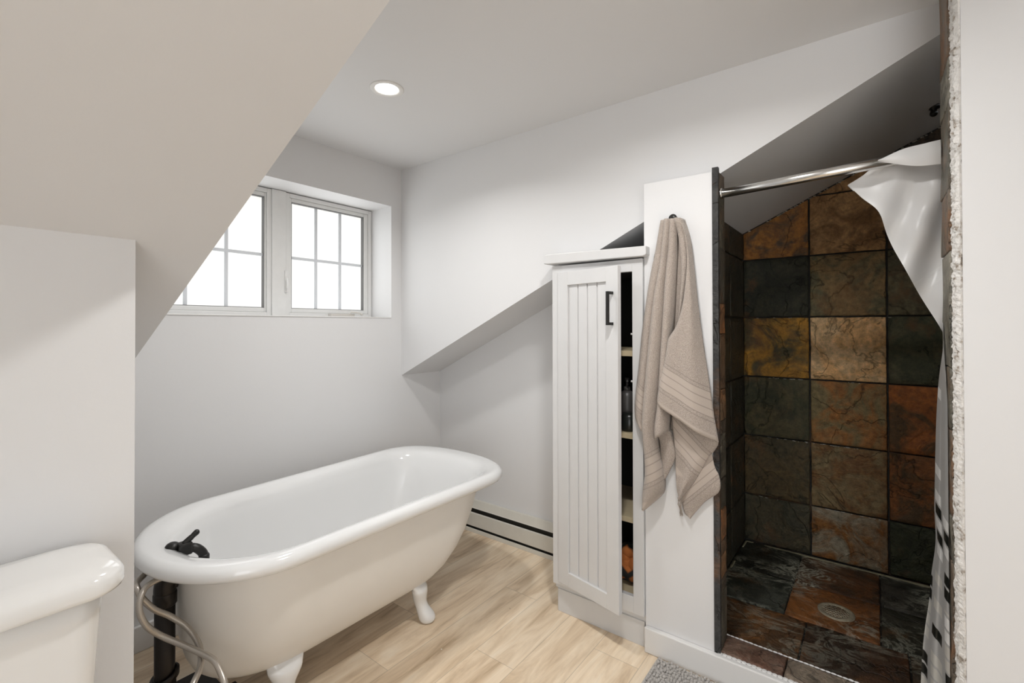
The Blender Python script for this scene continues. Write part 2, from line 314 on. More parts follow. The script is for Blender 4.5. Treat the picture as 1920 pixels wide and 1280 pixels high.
def curtain_material():
    m = bpy.data.materials.new('frosted_curtain_with_squares'); m.use_nodes = True; N = m.node_tree.nodes; L = m.node_tree.links; b = N['Principled BSDF']
    uv = N.new('ShaderNodeUVMap'); uv.uv_map = 'UVMap'; sp = N.new('ShaderNodeSeparateXYZ'); L.new(uv.outputs[0], sp.inputs[0])
    def mth(op, a, c=0):
        q = N.new('ShaderNodeMath'); q.operation = op
        for i, x in enumerate((a, c)):
            if isinstance(x, (int, float)): q.inputs[i].default_value = x
            else: L.new(x, q.inputs[i])
        return q.outputs[0]
    gx = mth('DIVIDE', sp.outputs['X'], .05); gy = mth('DIVIDE', sp.outputs['Y'], .036)
    cx = mth('FLOOR', gx); cy = mth('FLOOR', gy); fx = mth('FRACT', gx); fy = mth('FRACT', gy)
    ins = mth('MULTIPLY', mth('MULTIPLY', mth('GREATER_THAN', fx, .09), mth('LESS_THAN', fx, .91)), mth('MULTIPLY', mth('GREATER_THAN', fy, .1), mth('LESS_THAN', fy, .9)))
    cb = N.new('ShaderNodeCombineXYZ'); L.new(cx, cb.inputs[0]); L.new(cy, cb.inputs[1])
    wn = N.new('ShaderNodeTexWhiteNoise'); wn.noise_dimensions = '2D'; L.new(cb.outputs[0], wn.inputs['Vector'])
    w = wn.outputs['Value']
    v = sp.outputs['Y']
    # squares get denser towards the hem
    den = N.new('ShaderNodeMapRange'); den.inputs['From Min'].default_value = .35; den.inputs['From Max'].default_value = .62; den.inputs['To Min'].default_value = 1; den.inputs['To Max'].default_value = .0; L.new(v, den.inputs['Value'])
    high = mth('LESS_THAN', v, 1.02)
    dark = mth('MULTIPLY', mth('MULTIPLY', mth('LESS_THAN', w, .17), high), ins)
    white = mth('MULTIPLY', mth('MULTIPLY', mth('GREATER_THAN', w, .82), mth('LESS_THAN', v, 1.45)), ins)
    pale = mth('MULTIPLY', mth('MULTIPLY', mth('LESS_THAN', mth('ABSOLUTE', mth('SUBTRACT', w, .53)), mth('MULTIPLY', den.outputs[0], .34)), 1), ins)
    def mixc(f, a, c):
        q = N.new('ShaderNodeMix'); q.data_type = 'RGBA'; L.new(f, q.inputs['Factor'])
        if isinstance(a, tuple): q.inputs['A'].default_value = (*a, 1)
        else: L.new(a, q.inputs['A'])
        q.inputs['B'].default_value = (*c, 1); return q.outputs['Result']
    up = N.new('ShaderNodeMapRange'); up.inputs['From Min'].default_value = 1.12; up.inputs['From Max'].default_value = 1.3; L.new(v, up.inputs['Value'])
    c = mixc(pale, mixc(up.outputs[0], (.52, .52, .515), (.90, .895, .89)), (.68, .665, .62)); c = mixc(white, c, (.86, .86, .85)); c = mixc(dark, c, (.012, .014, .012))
    L.new(c, b.inputs['Base Color']); b.inputs['Roughness'].default_value = .35
    tr = N.new('ShaderNodeBsdfTranslucent'); L.new(c, tr.inputs['Color'])
    tp = N.new('ShaderNodeBsdfTransparent')
    m1 = N.new('ShaderNodeMixShader'); m1.inputs[0].default_value = .22; L.new(b.outputs[0], m1.inputs[1]); L.new(tr.outputs[0], m1.inputs[2])
    m2 = N.new('ShaderNodeMixShader'); L.new(m1.outputs[0], m2.inputs[1]); L.new(tp.outputs[0], m2.inputs[2])
    f = mth('MULTIPLY', mth('SUBTRACT', 1, mth('MAXIMUM', dark, white)), .07); L.new(f, m2.inputs[0])
    L.new(m2.outputs[0], N['Material Output'].inputs['Surface'])
    return m
CURT = curtain_material()

def hose_material():
    m = bpy.data.materials.new('braided_steel'); m.use_nodes = True; N = m.node_tree.nodes; L = m.node_tree.links; b = N['Principled BSDF']
    b.inputs['Metallic'].default_value = .8; b.inputs['Roughness'].default_value = .34
    uv = N.new('ShaderNodeUVMap'); uv.uv_map = 'UVMap'
    mp = N.new('ShaderNodeMapping'); mp.inputs['Scale'].default_value = (1, 90, 1); L.new(uv.outputs[0], mp.inputs['Vector'])
    ck = N.new('ShaderNodeTexChecker'); ck.inputs['Scale'].default_value = 10; ck.inputs['Color1'].default_value = (.66, .61, .55, 1); ck.inputs['Color2'].default_value = (.36, .33, .29, 1)
    L.new(mp.outputs[0], ck.inputs['Vector']); L.new(ck.outputs['Color'], b.inputs['Base Color'])
    return m
HOSE = hose_material()
def bundle_material():
    m = bpy.data.materials.new('orange_black_cloth'); m.use_nodes = True; N = m.node_tree.nodes; L = m.node_tree.links; b = N['Principled BSDF']
    tc = N.new('ShaderNodeTexCoord'); n = N.new('ShaderNodeTexVoronoi'); n.inputs['Scale'].default_value = 15; n.feature = 'DISTANCE_TO_EDGE'; L.new(tc.outputs['Object'], n.inputs['Vector'])
    cr = N.new('ShaderNodeValToRGB'); cr.color_ramp.elements[0].position = .1; cr.color_ramp.elements[0].color = (.01, .01, .008, 1); cr.color_ramp.elements[1].position = .2; cr.color_ramp.elements[1].color = (.42, .13, .028, 1)
    L.new(n.outputs['Distance'], cr.inputs['Fac']); L.new(cr.outputs['Color'], b.inputs['Base Color']); b.inputs['Roughness'].default_value = .9
    return m
BUNDLE = bundle_material()

# ------------------------------------------------------------------ dimensions
CEIL = 2.19; YW = 2.26; XC = 1.848; XL = .455; XK = 2.165; ZE = .955; SL = .473
XB = 2.83; YS = .571            # back and left wall of the shower
def slope(y): return ZE + (YW - y) * SL
YR = YW - (CEIL - ZE) / SL      # where the roof slope meets the flat ceiling
YL = 1.247                      # knee wall behind the toilet
XS = .307                       # end of that wall
PX = 1.770                      # face of the panel between cabinet and shower
# ------------------------------------------------------------------ setting
struct(MB().box(-1.6, 2.95, -2.4, 2.75, -.05, 0).build('floor', FLOOR))
struct(MB().box(-1.6, 1.90, -2.4, 2.32, CEIL, CEIL + .05).build('ceiling', WALL))
# window wall with its opening
WX0, WX1, WZ0, WZ1 = .531, 1.772, 1.297, 1.958
mb = MB()
for a in ((.2, WX0, 0, CEIL), (WX1, XK + .05, 0, CEIL), (WX0, WX1, 0, WZ0), (WX0, WX1, WZ1, CEIL)):
    mb.box(a[0], a[1], YW, 2.49, a[2], a[3])
struct(mb.build('wall_window', WALL))
# right dormer cheek, cut along the roof slope
struct(MB().prism([(YW, ZE), (YW, CEIL), (YR, CEIL)], 0, XC, XC + .05).build('wall_cheek_right', WALL))
struct(MB().prism([(YW, ZE), (YW, CEIL), (YR, CEIL)], 0, XL - .05, XL).build('wall_cheek_left', WALL))
def slope_slab(name, x0, x1, y0, y1):
    return struct(MB().prism([(y1, slope(y1)), (y1, slope(y1) + .05), (y0, slope(y0) + .05), (y0, slope(y0))], 0, x0, x1).build(name, WALL))
slope_slab('ceiling_slope_right', XC + .05, XB + .05, -.60, YW)
slope_slab('ceiling_slope_left', -1.6, XL - .05, YR, YW)
struct(MB().prism([(YW, 0), (YW, slope(YW)), (.70, slope(.70)), (.70, 0)], 0, XK, XK + .05).build('wall_knee_right', WALL))
# knee wall behind the toilet and the return beside the tub
struct(MB().prism([(YL, 0), (YL, slope(YL)), (YL + .06, slope(YL + .06)), (YL + .06, 0)], 0, -1.6, XS).build('wall_knee_left', WALL))
struct(MB().prism([(YL + .06, 0), (YL + .06, slope(YL + .06)), (YW, slope(YW)), (YW, 0)], 0, XS - .06, XS).build('wall_return_left', WALL))
struct(MB().box(XS, XL + 1.3, YW - .016, YW, 0, .10).build('baseboard_window', TRIM, bevel=.004))
# panel between cabinet and shower
mb = MB(); mb.prism([(.457, 0), (.457, 1.800), (.711, 1.803), (.711, 0)], 0, PX, XC + .012)
struct(mb.build('wall_panel', WALL, bevel=.002))
struct(MB().prism([(YS + .015, 0), (YS + .015, slope(YS + .015)), (.711, slope(.711)), (.711, 0)], 0, XC + .012, XB).build('wall_partition', WALL))
# right wall beside the shower
struct(MB().box(1.585, 1.812, -2.0, -.172, 0, CEIL).build('wall_right', WALL))
struct(MB().box(-1.65, -1.6, -.45, YL + .06, 0, CEIL).build('wall_left_unseen', WALL))  # unseen wall, added to cut direct light on the knee wall and slope
struct(MB().box(-1.6, 1.90, -2.05, -2.0, 0, CEIL).build('wall_rear_unseen', WALL))  # unseen wall, added so that light enters from the left side only
# baseboard under panel and shower kerb
struct(MB().box(1.748, PX, -.165, .708, 0, .095).build('baseboard_shower', TRIM, bevel=.004))

# ---- tiles
def clip(poly, f):
    out = []
    for i in range(len(poly)):
        a, b = poly[i], poly[(i + 1) % len(poly)]; fa, fb = f(a), f(b)
        if fa >= 0: out.append(a)
        if (fa >= 0) != (fb >= 0):
            t = fa / (fa - fb); out.append((a[0] + (b[0] - a[0]) * t, a[1] + (b[1] - a[1]) * t))
    return out
def inset(poly, d):
    cx = sum(p[0] for p in poly) / len(poly); cy = sum(p[1] for p in poly) / len(poly); n = len(poly); out = []
    area = sum(poly[i][0] * poly[(i + 1) % n][1] - poly[(i + 1) % n][0] * poly[i][1] for i in range(n)); sg = 1 if area > 0 else -1
    L = []
    for i in range(n):
        a, b = poly[i], poly[(i + 1) % n]; dx, dy = b[0] - a[0], b[1] - a[1]; l = math.hypot(dx, dy) or 1e-9
        nx, ny = -dy / l * sg, dx / l * sg; L.append((a[0] + nx * d, a[1] + ny * d, dx, dy))
    for i in range(n):
        x1, y1, dx1, dy1 = L[i - 1]; x2, y2, dx2, dy2 = L[i]; den = dx1 * dy2 - dy1 * dx2
        if abs(den) < 1e-9: out.append((x2, y2)); continue
        t = ((x2 - x1) * dy2 - (y2 - y1) * dx2) / den; out.append((x1 + dx1 * t, y1 + dy1 * t))
    return out
def tile(mb, poly, place, th, ca, cb, gap=.004, bev=.004, sub=10):
    """one tile: poly in plane coords, place(u,v,h) -> xyz; cleft surface with real relief"""
    if len(poly) < 3: return
    p0 = inset(poly, gap); p1 = inset(poly, gap + bev); n = len(p0)
    jit = lambda p: (p[0] + noise.noise(Vector((p[0] * 40, p[1] * 40, th * 99))) * .002, p[1] + noise.noise(Vector((p[0] * 40, p[1] * 40, 5))) * .002)
    # densify the outline so that the edge is ragged
    def dens(P):
        out = []
        for i in range(n):
            a, b = P[i], P[(i + 1) % n]
            for k in range(sub): out.append((lerp(a[0], b[0], k / sub), lerp(a[1], b[1], k / sub)))
        return [jit(q) for q in out]
    q0, q1 = dens(p0), dens(p1); k = len(q0)
    cx = sum(p[0] for p in q1) / k; cy = sum(p[1] for p in q1) / k
    seed = random.random() * 50
    hh = lambda u, v: noise.fractal(Vector((u * 7, v * 7, seed)), 1, 2, 4) * .0030
    rings = [[place(u, v, 0) for u, v in q0], [place(u, v, th - bev * .7 + hh(u, v)) for u, v in q0], [place(u, v, th + hh(u, v)) for u, v in q1]]
    for s in (.86, .68, .48, .26, .1):
        rings.append([place(cx + (u - cx) * s, cy + (v - cy) * s, th + hh(cx + (u - cx) * s, cy + (v - cy) * s)) for u, v in q1])
    mb.rings(rings, cap0=False, smooth=True, ca=ca, cb=cb)
def D(r, g, b, k=1.95):
    c = srgb(r, g, b); k = min(k, .76 / max(c)); return tuple(x * k for x in c)
zr = [1.93, 1.604, 1.293, .975, .658, .338, .085]; yc = [YS, .262, -.047, -.352, -.46]
TONES = [
    [(D(122, 80, 36), D(66, 54, 40)), (D(140, 108, 72), D(104, 76, 46)), (D(52, 38, 24), D(34, 28, 20)), (D(40, 34, 24), D(30, 26, 18))],
    [(D(26, 28, 19), D(40, 39, 28)), (D(108, 88, 58), D(74, 70, 50)), (D(76, 70, 50), D(58, 54, 38)), (D(60, 56, 42), D(50, 46, 34))],
    [(D(134, 96, 34), D(58, 54, 34)), (D(208, 176, 132), D(190, 150, 102)), (D(60, 58, 40), D(48, 50, 34)), (D(54, 50, 38), D(44, 42, 30))],
    [(D(48, 48, 32), D(64, 58, 38)), (D(96, 84, 56), D(118, 78, 40)), (D(116, 66, 26), D(64, 46, 24)), (D(60, 44, 26), D(50, 40, 26))],
    [(D(56, 50, 34), D(68, 56, 34)), (D(100, 86, 60), D(92, 66, 38)), (D(96, 58, 26), D(62, 46, 26)), (D(50, 42, 28), D(42, 38, 26))],
    [(D(58, 52, 36), D(48, 46, 34)), (D(108, 100, 84), D(98, 64, 28)), (D(30, 34, 20), D(40, 42, 26)), (D(40, 42, 28), D(34, 34, 24))]]
mb = MB(); mb.prism([(YS + .04, 0), (YS + .04, slope(YS + .04)), (-.5, slope(-.5)), (-.5, 0)], 0, XB, XB + .05, ca=(.012, .011, .009))
for r in range(6):
    for c in range(4):
        poly = [(yc[c], zr[r]), (yc[c], zr[r + 1]), (yc[c + 1], zr[r + 1]), (yc[c + 1], zr[r])]
        if r == 0: poly = [(yc[c], 2.2), (yc[c], zr[1]), (yc[c + 1], zr[1]), (yc[c + 1], 2.2)]
        poly = clip(poly, lambda p: slope(p[0]) - .004 - p[1])
        if r == 0:      # the cut upper tiles: a second joint higher up
            for part in (clip(poly, lambda p: 1.905 - p[1]), clip(poly, lambda p: p[1] - 1.905)):
                if len(part) > 2: tile(mb, part, lambda u, v, h: (XB - h, u, v), .010, *TONES[r][c])
        else: tile(mb, poly, lambda u, v, h: (XB - h, u, v), .010, *TONES[r][c])
pale = (.52, .50, .44)
for zz, y0, y1, nn in ((.975, .5, .03, 16), (.658, .46, .06, 30), (.338, .2, -.02, 18), (.338, .5, .3, 6), (1.293, .52, .28, 5), (1.293, -.05, -.06, 2)):  # grout flecks, also drawn as the glints along the tile joints
    for k in range(nn):
        y = random.uniform(y1, y0); mb.ball((XB - .008, y, zz - .004 + random.uniform(-.002, .002)), .0022, 4, (1, 1 + random.random() * 3, .7), ca=pale)
for k in range(70):
    y = random.uniform(-.4, YS - .02); mb.ball((XB - .009, y, slope(y) - .006 - random.random() * .003), .0026, 4, (1, 1 + random.random() * 2, 1), ca=pale)
struct(mb.build('wall_shower_back', SLATE))
# left wall of the shower
mb = MB(); mb.prism([(XC + .012, 0), (XC + .012, slope(YS)), (XB + .02, slope(YS)), (XB + .02, 0)], 1, YS + .003, YS + .015, ca=(.012, .011, .009))
xs = [2.82, 2.515, 2.21, 1.905, 1.862]
for r in range(6):
    for c in range(4):
        z1 = min(zr[r], slope(YS) - .003); z0 = zr[r + 1]
        if z1 <= z0: continue
        t = random.choice([(D(44, 42, 34), D(34, 32, 26)), (D(50, 46, 36), D(38, 36, 30)), (D(40, 40, 34), D(52, 44, 32))])
        tile(mb, [(xs[c], z1), (xs[c], z0), (xs[c + 1], z0), (xs[c + 1], z1)], lambda u, v, h: (u, YS + .003 - h, v), .008, *t)
struct(mb.build('wall_shower_left', SLATE))
# right wall of the shower, behind the curtain
mb = MB(); mb.prism([(XC, 0), (XC, CEIL), (XB, CEIL), (XB, 0)], 1, -.50, -.46, ca=(.012, .011, .009))
for r in range(6):
    for c in range(4):
        z1 = 2.2 if r == 0 else zr[r]
        tile(mb, [(xs[c], z1), (xs[c], zr[r + 1]), (xs[c + 1], zr[r + 1]), (xs[c + 1], z1)], lambda u, v, h: (u, -.46 + h, v), .008, D(48, 44, 34), D(38, 36, 30))
struct(mb.build('wall_shower_right', SLATE))
# shower floor
mb = MB(); mb.box(1.88, XB, -.46, YS + .003, 0, .074, ca=(.012, .011, .009))
FT = {(0, 0): (D(30, 30, 24), D(44, 44, 38)), (0, 1): (D(74, 46, 24), D(44, 32, 22)), (0, 2): (D(34, 34, 28), D(52, 50, 44)),
      (1, 0): (D(28, 32, 26), D(54, 56, 50)), (1, 1): (D(104, 64, 30), D(70, 44, 24)), (1, 2): (D(32, 32, 24), D(48, 46, 38)),
      (2, 0): (D(92, 60, 30), D(62, 44, 28)), (2, 1): (D(60, 38, 22), D(40, 30, 22)), (2, 2): (D(52, 40, 28), D(38, 34, 26))}
xr = [2.82, 2.503, 2.194, 1.882]
for r in range(3):
    o = -.0 if r < 2 else -.08
    cuts = [YS, .300 + o, -.012 if r < 2 else -.09, -.32, -.46]
    for c in range(4):
        t = FT.get((r, c), (D(44, 40, 30), D(36, 34, 26)))
        tile(mb, [(xr[r], cuts[c]), (xr[r], cuts[c + 1]), (xr[r + 1], cuts[c + 1]), (xr[r + 1], cuts[c])], lambda u, v, h: (u, v, .074 + h), .007, *t, gap=.003, bev=.003)
struct(mb.build('floor_shower', SLATEF))
LIME = mat('limescale', (.30, .275, .18), .8, noise_amt=.6, noise_scale=40, bump=.8, bump_scale=90)
mb = MB()
for c in range(150):
    y = lerp(YS - .02, -.44, c / 149); q = noise.noise(Vector((y * 9, 3, 1))) * .5 + .5
    if q < .36: continue
    mb.ball((2.813 - q * .008, y, .082), .004 + q * .009, 5, (1, 1.2, .4))
for c in range(60):
    x = lerp(2.80, 2.2, c / 59); q = noise.noise(Vector((x * 11, 8, 1))) * .5 + .5
    if q < .5: continue
    mb.ball((x, YS - .012, .082), .002 + q * .006, 5, (1.2, 1, .5))
struct(mb.build('trim_limescale', LIME))
# kerb: row of slate slips with a white caulk line
KERB = slate_material('slate_kerb_tile', 8, .0, .5)
mb = MB(); mb.box(PX, 1.884, -.165, .455, 0, .092, ca=(.012, .011, .009))
ys = [.455, .245, .02, -.165]
for c in range(3):
    t = [(D(92, 74, 62), D(76, 52, 40)), (D(98, 88, 76), D(80, 66, 56)), (D(84, 72, 62), D(70, 56, 46))][c]
    tile(mb, [(1.884, ys[c]), (1.884, ys[c + 1]), (PX + .004, ys[c + 1]), (PX + .004, ys[c])], lambda u, v, h: (u, v, .092 + h), .010, *t, gap=.0025, bev=.003)
struct(mb.build('trim_kerb', KERB))
mb = MB()
for c in range(1, 40):
    y = .455 - c * .0155; w = .0035 + random.random() * .003
    mb.ball((1.885, y, .101), .008, 6, (.35, 1.1, .32 + random.random() * .2))
    mb.ball((PX + .002, y, .0955), .008, 6, (.7 + random.random() * .5, 1.1, .3))
struct(mb.build('trim_caulk', TRIM))
# left jamb: slate slips standing on edge, front edge dark
JT = [(D(76, 72, 62), D(58, 54, 46)), (D(62, 58, 50), D(48, 44, 38)), (D(128, 84, 52), D(96, 70, 50)), (D(92, 74, 58), D(74, 58, 44)), (D(112, 80, 54), D(86, 70, 54)), (D(84, 72, 60), D(60, 54, 46))]
mb = MB(); z = .10; i = 0
mb.box(PX - .006, PX + .012, .436, .456, .10, 1.812, ca=(.05, .05, .048), cb=(.03, .03, .03))
while z < 1.79:
    h = random.choice([.05, .08, .11, .16, .2]); z1 = min(z + h, 1.80)
    tile(mb, [(PX + .010, z), (PX + .010, z1), (XC + .010, z1), (XC + .010, z)], lambda u, v, h_: (u, .446 - h_, v), .010, *JT[(i * 5) % 6], gap=.0012, bev=.002, sub=4)
    z = z1; i += 1
mb.box(PX + .012, XC + .01, .444, .457, .10, 1.80, ca=(.03, .029, .027))
struct(mb.build('trim_jamb_left', SLATE))
# right jamb: slips with a broken plaster edge
mb = MB(); z = .10; i = 0
mb.box(1.63, 1.812, -.172, -.163, .10, CEIL, ca=(.06, .06, .055), cb=(.04, .04, .036))
JR = [(D(112, 108, 98), D(84, 82, 74)), (D(92, 84, 74), D(104, 78, 58)), (D(80, 78, 70), D(96, 84, 72))]
while z < CEIL - .01:
    h = random.choice([.12, .16, .22, .3]); z1 = min(z + h, CEIL)
    tile(mb, [(1.634, z), (1.634, z1), (1.814, z1), (1.814, z)], lambda u, v, h_: (u, -.163 + h_, v), .010, *JR[i % 3], gap=.0015, bev=.002, sub=5)
    z = z1; i += 1
struct(mb.build('trim_jamb_right', SLATE))
mb = MB(); n = 420; rings = []
for k in range(n + 1):
    z = lerp(.10, CEIL, k / n); ring = []
    edge = 1.640 + noise.noise(Vector((z * 14, 4, 1))) * .012 + noise.noise(Vector((z * 60, 2, 1))) * .006
    lip = 1.5855 + max(0, noise.noise(Vector((z * 5, 9, 1)))) * .004
    for j in range(9):
        x = lerp(lip, edge, j / 8); d = noise.fractal(Vector((x * 120, z * 95, 3.3)), .7, 2, 4)
        y = -.1655 + d * .0042 + (.003 if 2 < j < 7 else 0)
        if j == 0: x, y = 1.5852 + max(0, d) * .003, -.1718
        ring.append((x, y, z))
    rings.append(ring)
mb.rings(rings, closed=False, cap0=False, cap1=False, smooth=False)
struct(mb.build('trim_plaster_edge', PLASTER, solid=.006))

# ------------------------------------------------------------------ windows (two sashes in one deep reveal)
def rect_frame(mb, x0, x1, z0, z1, w, y0, y1, wb=None):
    wb = wb or w
    mb.box(x0, x0 + w, y0, y1, z0, z1); mb.box(x1 - w, x1, y0, y1, z0, z1)
    mb.box(x0 + w, x1 - w, y0, y1, z1 - w, z1); mb.box(x0 + w, x1 - w, y0, y1, z0, z0 + wb)
MUNT = mat('window_grille', (.74, .77, .81), .5)
FY = 2.462
def window(idx, fx0, fx1, gx0, gx1, hinge):
    gz0, gz1 = 1.345, 1.912
    mb = MB(); rect_frame(mb, fx0, fx1, WZ0 + .004, WZ1 - .004, .022, FY - .014, FY + .05)
    w = mb.build('window_%d' % idx, VINYL, bevel=.002)
    struct(w)
    s = MB(); s.box(fx0 + .022, gx0, FY - .006, FY + .035, WZ0 + .026, WZ1 - .026); s.box(gx1, fx1 - .022, FY - .006, FY + .035, WZ0 + .026, WZ1 - .026)
    s.box(gx0, gx1, FY - .006, FY + .035, WZ0 + .026, gz0); s.box(gx0, gx1, FY - .006, FY + .035, gz1, WZ1 - .026)
    sash = s.build('sash', VINYL, w, bevel=.003)
    MB().box(gx0 - .004, gx1 + .004, FY + .022, FY + .028, gz0 - .004, gz1 + .004).build('pane', PANE, sash)
    g = MB(); t = .0075
    for k in (1, 2):
        x = lerp(gx0, gx1, k / 3) ; g.box(x - t, x + t, FY + .010, FY + .021, gz0, gz1)
    z = lerp(gz0, gz1, .48); g.box(gx0, gx1, FY + .0105, FY + .0205, z - t, z + t)
    g.build('muntins', MUNT, sash, bevel=.002)
    g = MB(); gk = .003; rect_frame(g, gx0, gx1, gz0, gz1, gk, FY - .003, FY + .02)
    g.build('gasket', mat('gasket_grey', (.20, .20, .20), .6), sash)
    return w
w1 = window(1, WX0 + .002, 1.163, .62, 1.132, 0)
w2 = window(2, 1.236, WX1 - .002, 1.272, 1.720, 1)
# lever lock on the mullion and crank at the sill
mb = MB(); mb.box(1.226, 1.242, FY - .030, FY - .022, 1.428, 1.542); mb.tube([(1.234, FY - .032, 1.50), (1.231, FY - .046, 1.47), (1.230, FY - .046, 1.445)], [.006, .006, .005], 8)
mb.box(1.228, 1.240, FY - .034, FY - .024, 1.49, 1.51)
mb.build('lock_lever', VINYL, w2, bevel=.002)
mb = MB(); mb.box(1.48, 1.63, FY - .046, FY - .014, 1.301, 1.322); mb.tube([(1.60, FY - .045, 1.322), (1.60, FY - .055, 1.332), (1.635, FY - .058, 1.330), (1.665, FY - .058, 1.322)], .005, 8); mb.ball((1.668, FY - .06, 1.320), .008, 8)
mb.build('crank', mat('crank_beige', (.62, .59, .55), .4), w2, bevel=.002)
mb = MB(); mb.box(1.163, 1.236, FY - .022, FY + .05, WZ0 + .002, WZ1 - .002)
struct(mb.build('trim_mullion', VINYL, bevel=.003))
struct(MB().box(WX0 + .001, WX1 - .001, YW - .004, FY - .01, WZ0, WZ0 + .006).build('trim_sill', TRIM, bevel=.002))
struct(MB().box(WX0 - .03, WX1 + .03, 2.515, 2.56, WZ0 - .03, WZ1 + .03).build('wall_window_backing', VINYL))

# ------------------------------------------------------------------ recessed downlight
def downlight(x, y, label, grp=None, r=.066):
    t = thing('recessed_downlight', label, 'ceiling light', (x, y, CEIL), grp)
    MB().lathe([(r, 0), (r, -.002), (r - .004, -.005), (r * .72, -.0035), (r * .66, -.001), (r * .66, .0)], (x, y, CEIL), 40, cap=False).build('trim_ring', LEDTRIM, t)
    MB().lathe([(r * .665, -.0008), (r * .6, -.0022), (.001, -.0028)], (x, y, CEIL), 40, cap=False).build('lens', LED, t)
    return t
downlight(1.174, 1.525, 'round white recessed light glowing in the ceiling in front of the window')
downlight(1.0, .50, 'added recessed light, out of view in the ceiling, brightening the cabinet and shower side', r=.066)  # unseen fixture, added to brighten the cabinet, floor and shower side
# ------------------------------------------------------------------ bathtub
TUB = thing('bathtub', 'white clawfoot bathtub with cream painted outside below the window', 'bathtub', (1.13, 1.70, 0))
AX0, AY0, AX1, AY1 = .425, 1.700, 1.842, 1.735
def tub_ring(z, d0, d1, dw, n=96, sq=0):
    """plan outline at height z: d0/d1 pull the ends in, dw pulls the sides in"""
    x0, x1 = AX0 + d0, AX1 - d1; ring = []
    a0 = .30 * max(.25, 1 - dw * 1.2); a1 = .25 * max(.3, 1 - dw * 1.2)
    for j in range(n):
        t = 2 * PI * j / n; c, s_ = math.cos(t), math.sin(t)
        # straight sides with elliptic ends
        if c >= 0:
            ex = 2 / (2.4); px = abs(c) ** ex; py = (abs(s_) ** ex) * (1 if s_ >= 0 else -1); x = x1 - a1 + a1 * px if abs(c) > 0 else x1 - a1
        else:
            ex = 1.0; px = abs(c) ** ex; py = (abs(s_) ** ex) * (1 if s_ >= 0 else -1); x = x0 + a0 - a0 * px
        u = (x - AX0) / (AX1 - AX0); hw = lerp(.350, .385, u) - dw
        ring.append((x, lerp(AY0, AY1, u) + hw * py, z))
    # resample the long sides: spread points so the sides are not one long quad
    return ring
def tub_resample(r, n=120):
    P = [Vector(p) for p in r]; m = len(P); L = [0]
    for i in range(m): L.append(L[-1] + (P[(i + 1) % m] - P[i]).length)
    out = []; k = 0
    for i in range(n):
        d = L[-1] * i / n
        while L[k + 1] < d: k += 1
        t = (d - L[k]) / max(1e-9, L[k + 1] - L[k]); out.append(P[k % m].lerp(P[(k + 1) % m], t))
    return out
ZR = .588
outer = [(.130, .25, .50, .27), (.133, .21, .44, .225), (.149, .17, .37, .185), (.174, .146, .315, .155), (.213, .128, .27, .128), (.272, .115, .22, .105), (.34, .108, .18, .088), (.42, .103, .145, .076), (.50, .099, .115, .069), (.535, .097, .10, .066)]
# outside shell: painted cream
rs = [tub_resample(tub_ring(*p)) for p in outer]
MB().rings(rs, cap1=False).build('shell', TUBPAINT, TUB)
# rolled rim and inside: white enamel
prof = [(.5365, .096, .099, .065), (.536, .034, .034, .034)]
for k in range(9):
    a = lerp(-PI / 2, PI / 2 + .25, k / 8); r = .0265
    out_ = .024 - r * math.cos(a); zz = ZR - r + r * math.sin(a)
    prof.append((zz, out_, out_ * 1.0, out_))
prof += [(.5845, .050, .050, .046), (.579, .076, .070, .055), (.567, .097, .088, .067), (.545, .109, .105, .077), (.50, .113, .128, .081), (.44, .117, .152, .087), (.37, .124, .182, .097), (.30, .135, .222, .110), (.245, .150, .28, .130), (.205, .19, .37, .17), (.186, .26, .48, .235), (.182, .42, .70, .30)]
rs = [tub_resample(tub_ring(*p)) for p in prof]
MB().rings(rs, cap0=False).build('basin', ENAMEL, TUB)
# claw feet
def tub_leg(x, y, dx, dy):
    mb = MB(); d = Vector((dx, dy, 0)).normalized(); sd = Vector((-d.y, d.x, 0))
    sect = [(.205, -.015, .050, .012), (.185, -.006, .052, .016), (.160, .004, .050, .020), (.150, .010, .046, .023), (.143, .011, .0475, .026), (.128, .013, .042, .026), (.105, .012, .031, .024), (.085, .014, .0245, .021), (.065, .022, .023, .022), (.045, .034, .026, .027), (.028, .042, .0285, .030), (.012, .044, .026, .028), (.003, .043, .020, .022), (0, .043, .016, .018)]
    rs = []
    for z, o, w, t in sect:
        c = Vector((x, y, z)) + d * o
        w *= 1.15; t *= 1.25; rs.append([c + sd * (w * math.cos(2 * PI * j / 20)) + d * (t * math.sin(2 * PI * j / 20)) for j in range(20)])
    mb.rings(rs).build('leg', ENAMEL, TUB, subsurf=1)
tub_leg(1.345, 1.545, .45, -.62)
tub_leg(.775, 1.535, -.25, -.62)
tub_leg(1.345, 1.86, .45, .62)
tub_leg(.775, 1.86, -.25, .62)
# black tub tap, fixed through the drain end
F = MB()
mbp = MB(); mbp.lathe([(.030, 0), (.030, .006), (.026, .013), (.018, .018), (.016, .028)], (.522, 1.70, .536), 20, axis=0)
tap = mbp.build('tap', BLACKM, TUB); tap['label'] = 'black metal tap'
s = MB(); s.tube(smooth_curve([(.536, 1.70, .545), (.55, 1.695, .565), (.565, 1.685, .572), (.585, 1.675, .566), (.602, 1.668, .545), (.606, 1.666, .525)], 5), .0155, 14)
s.lathe([(.0175, -.008), (.0175, .012), (.015, .016)], (.606, 1.666, .524), 16)
s.build('spout', BLACKM, tap)
s = MB(); s.ball((.518, 1.70, .588), .021, 12, (1.1, 1.1, .8)); s.lathe([(.016, -.045), (.018, -.01), (.019, .0)], (.520, 1.70, .588), 16)
s.box(.528, .570, 1.658, 1.700, .556, .600); s.build('valve_body', BLACKM, tap, bevel=.006)
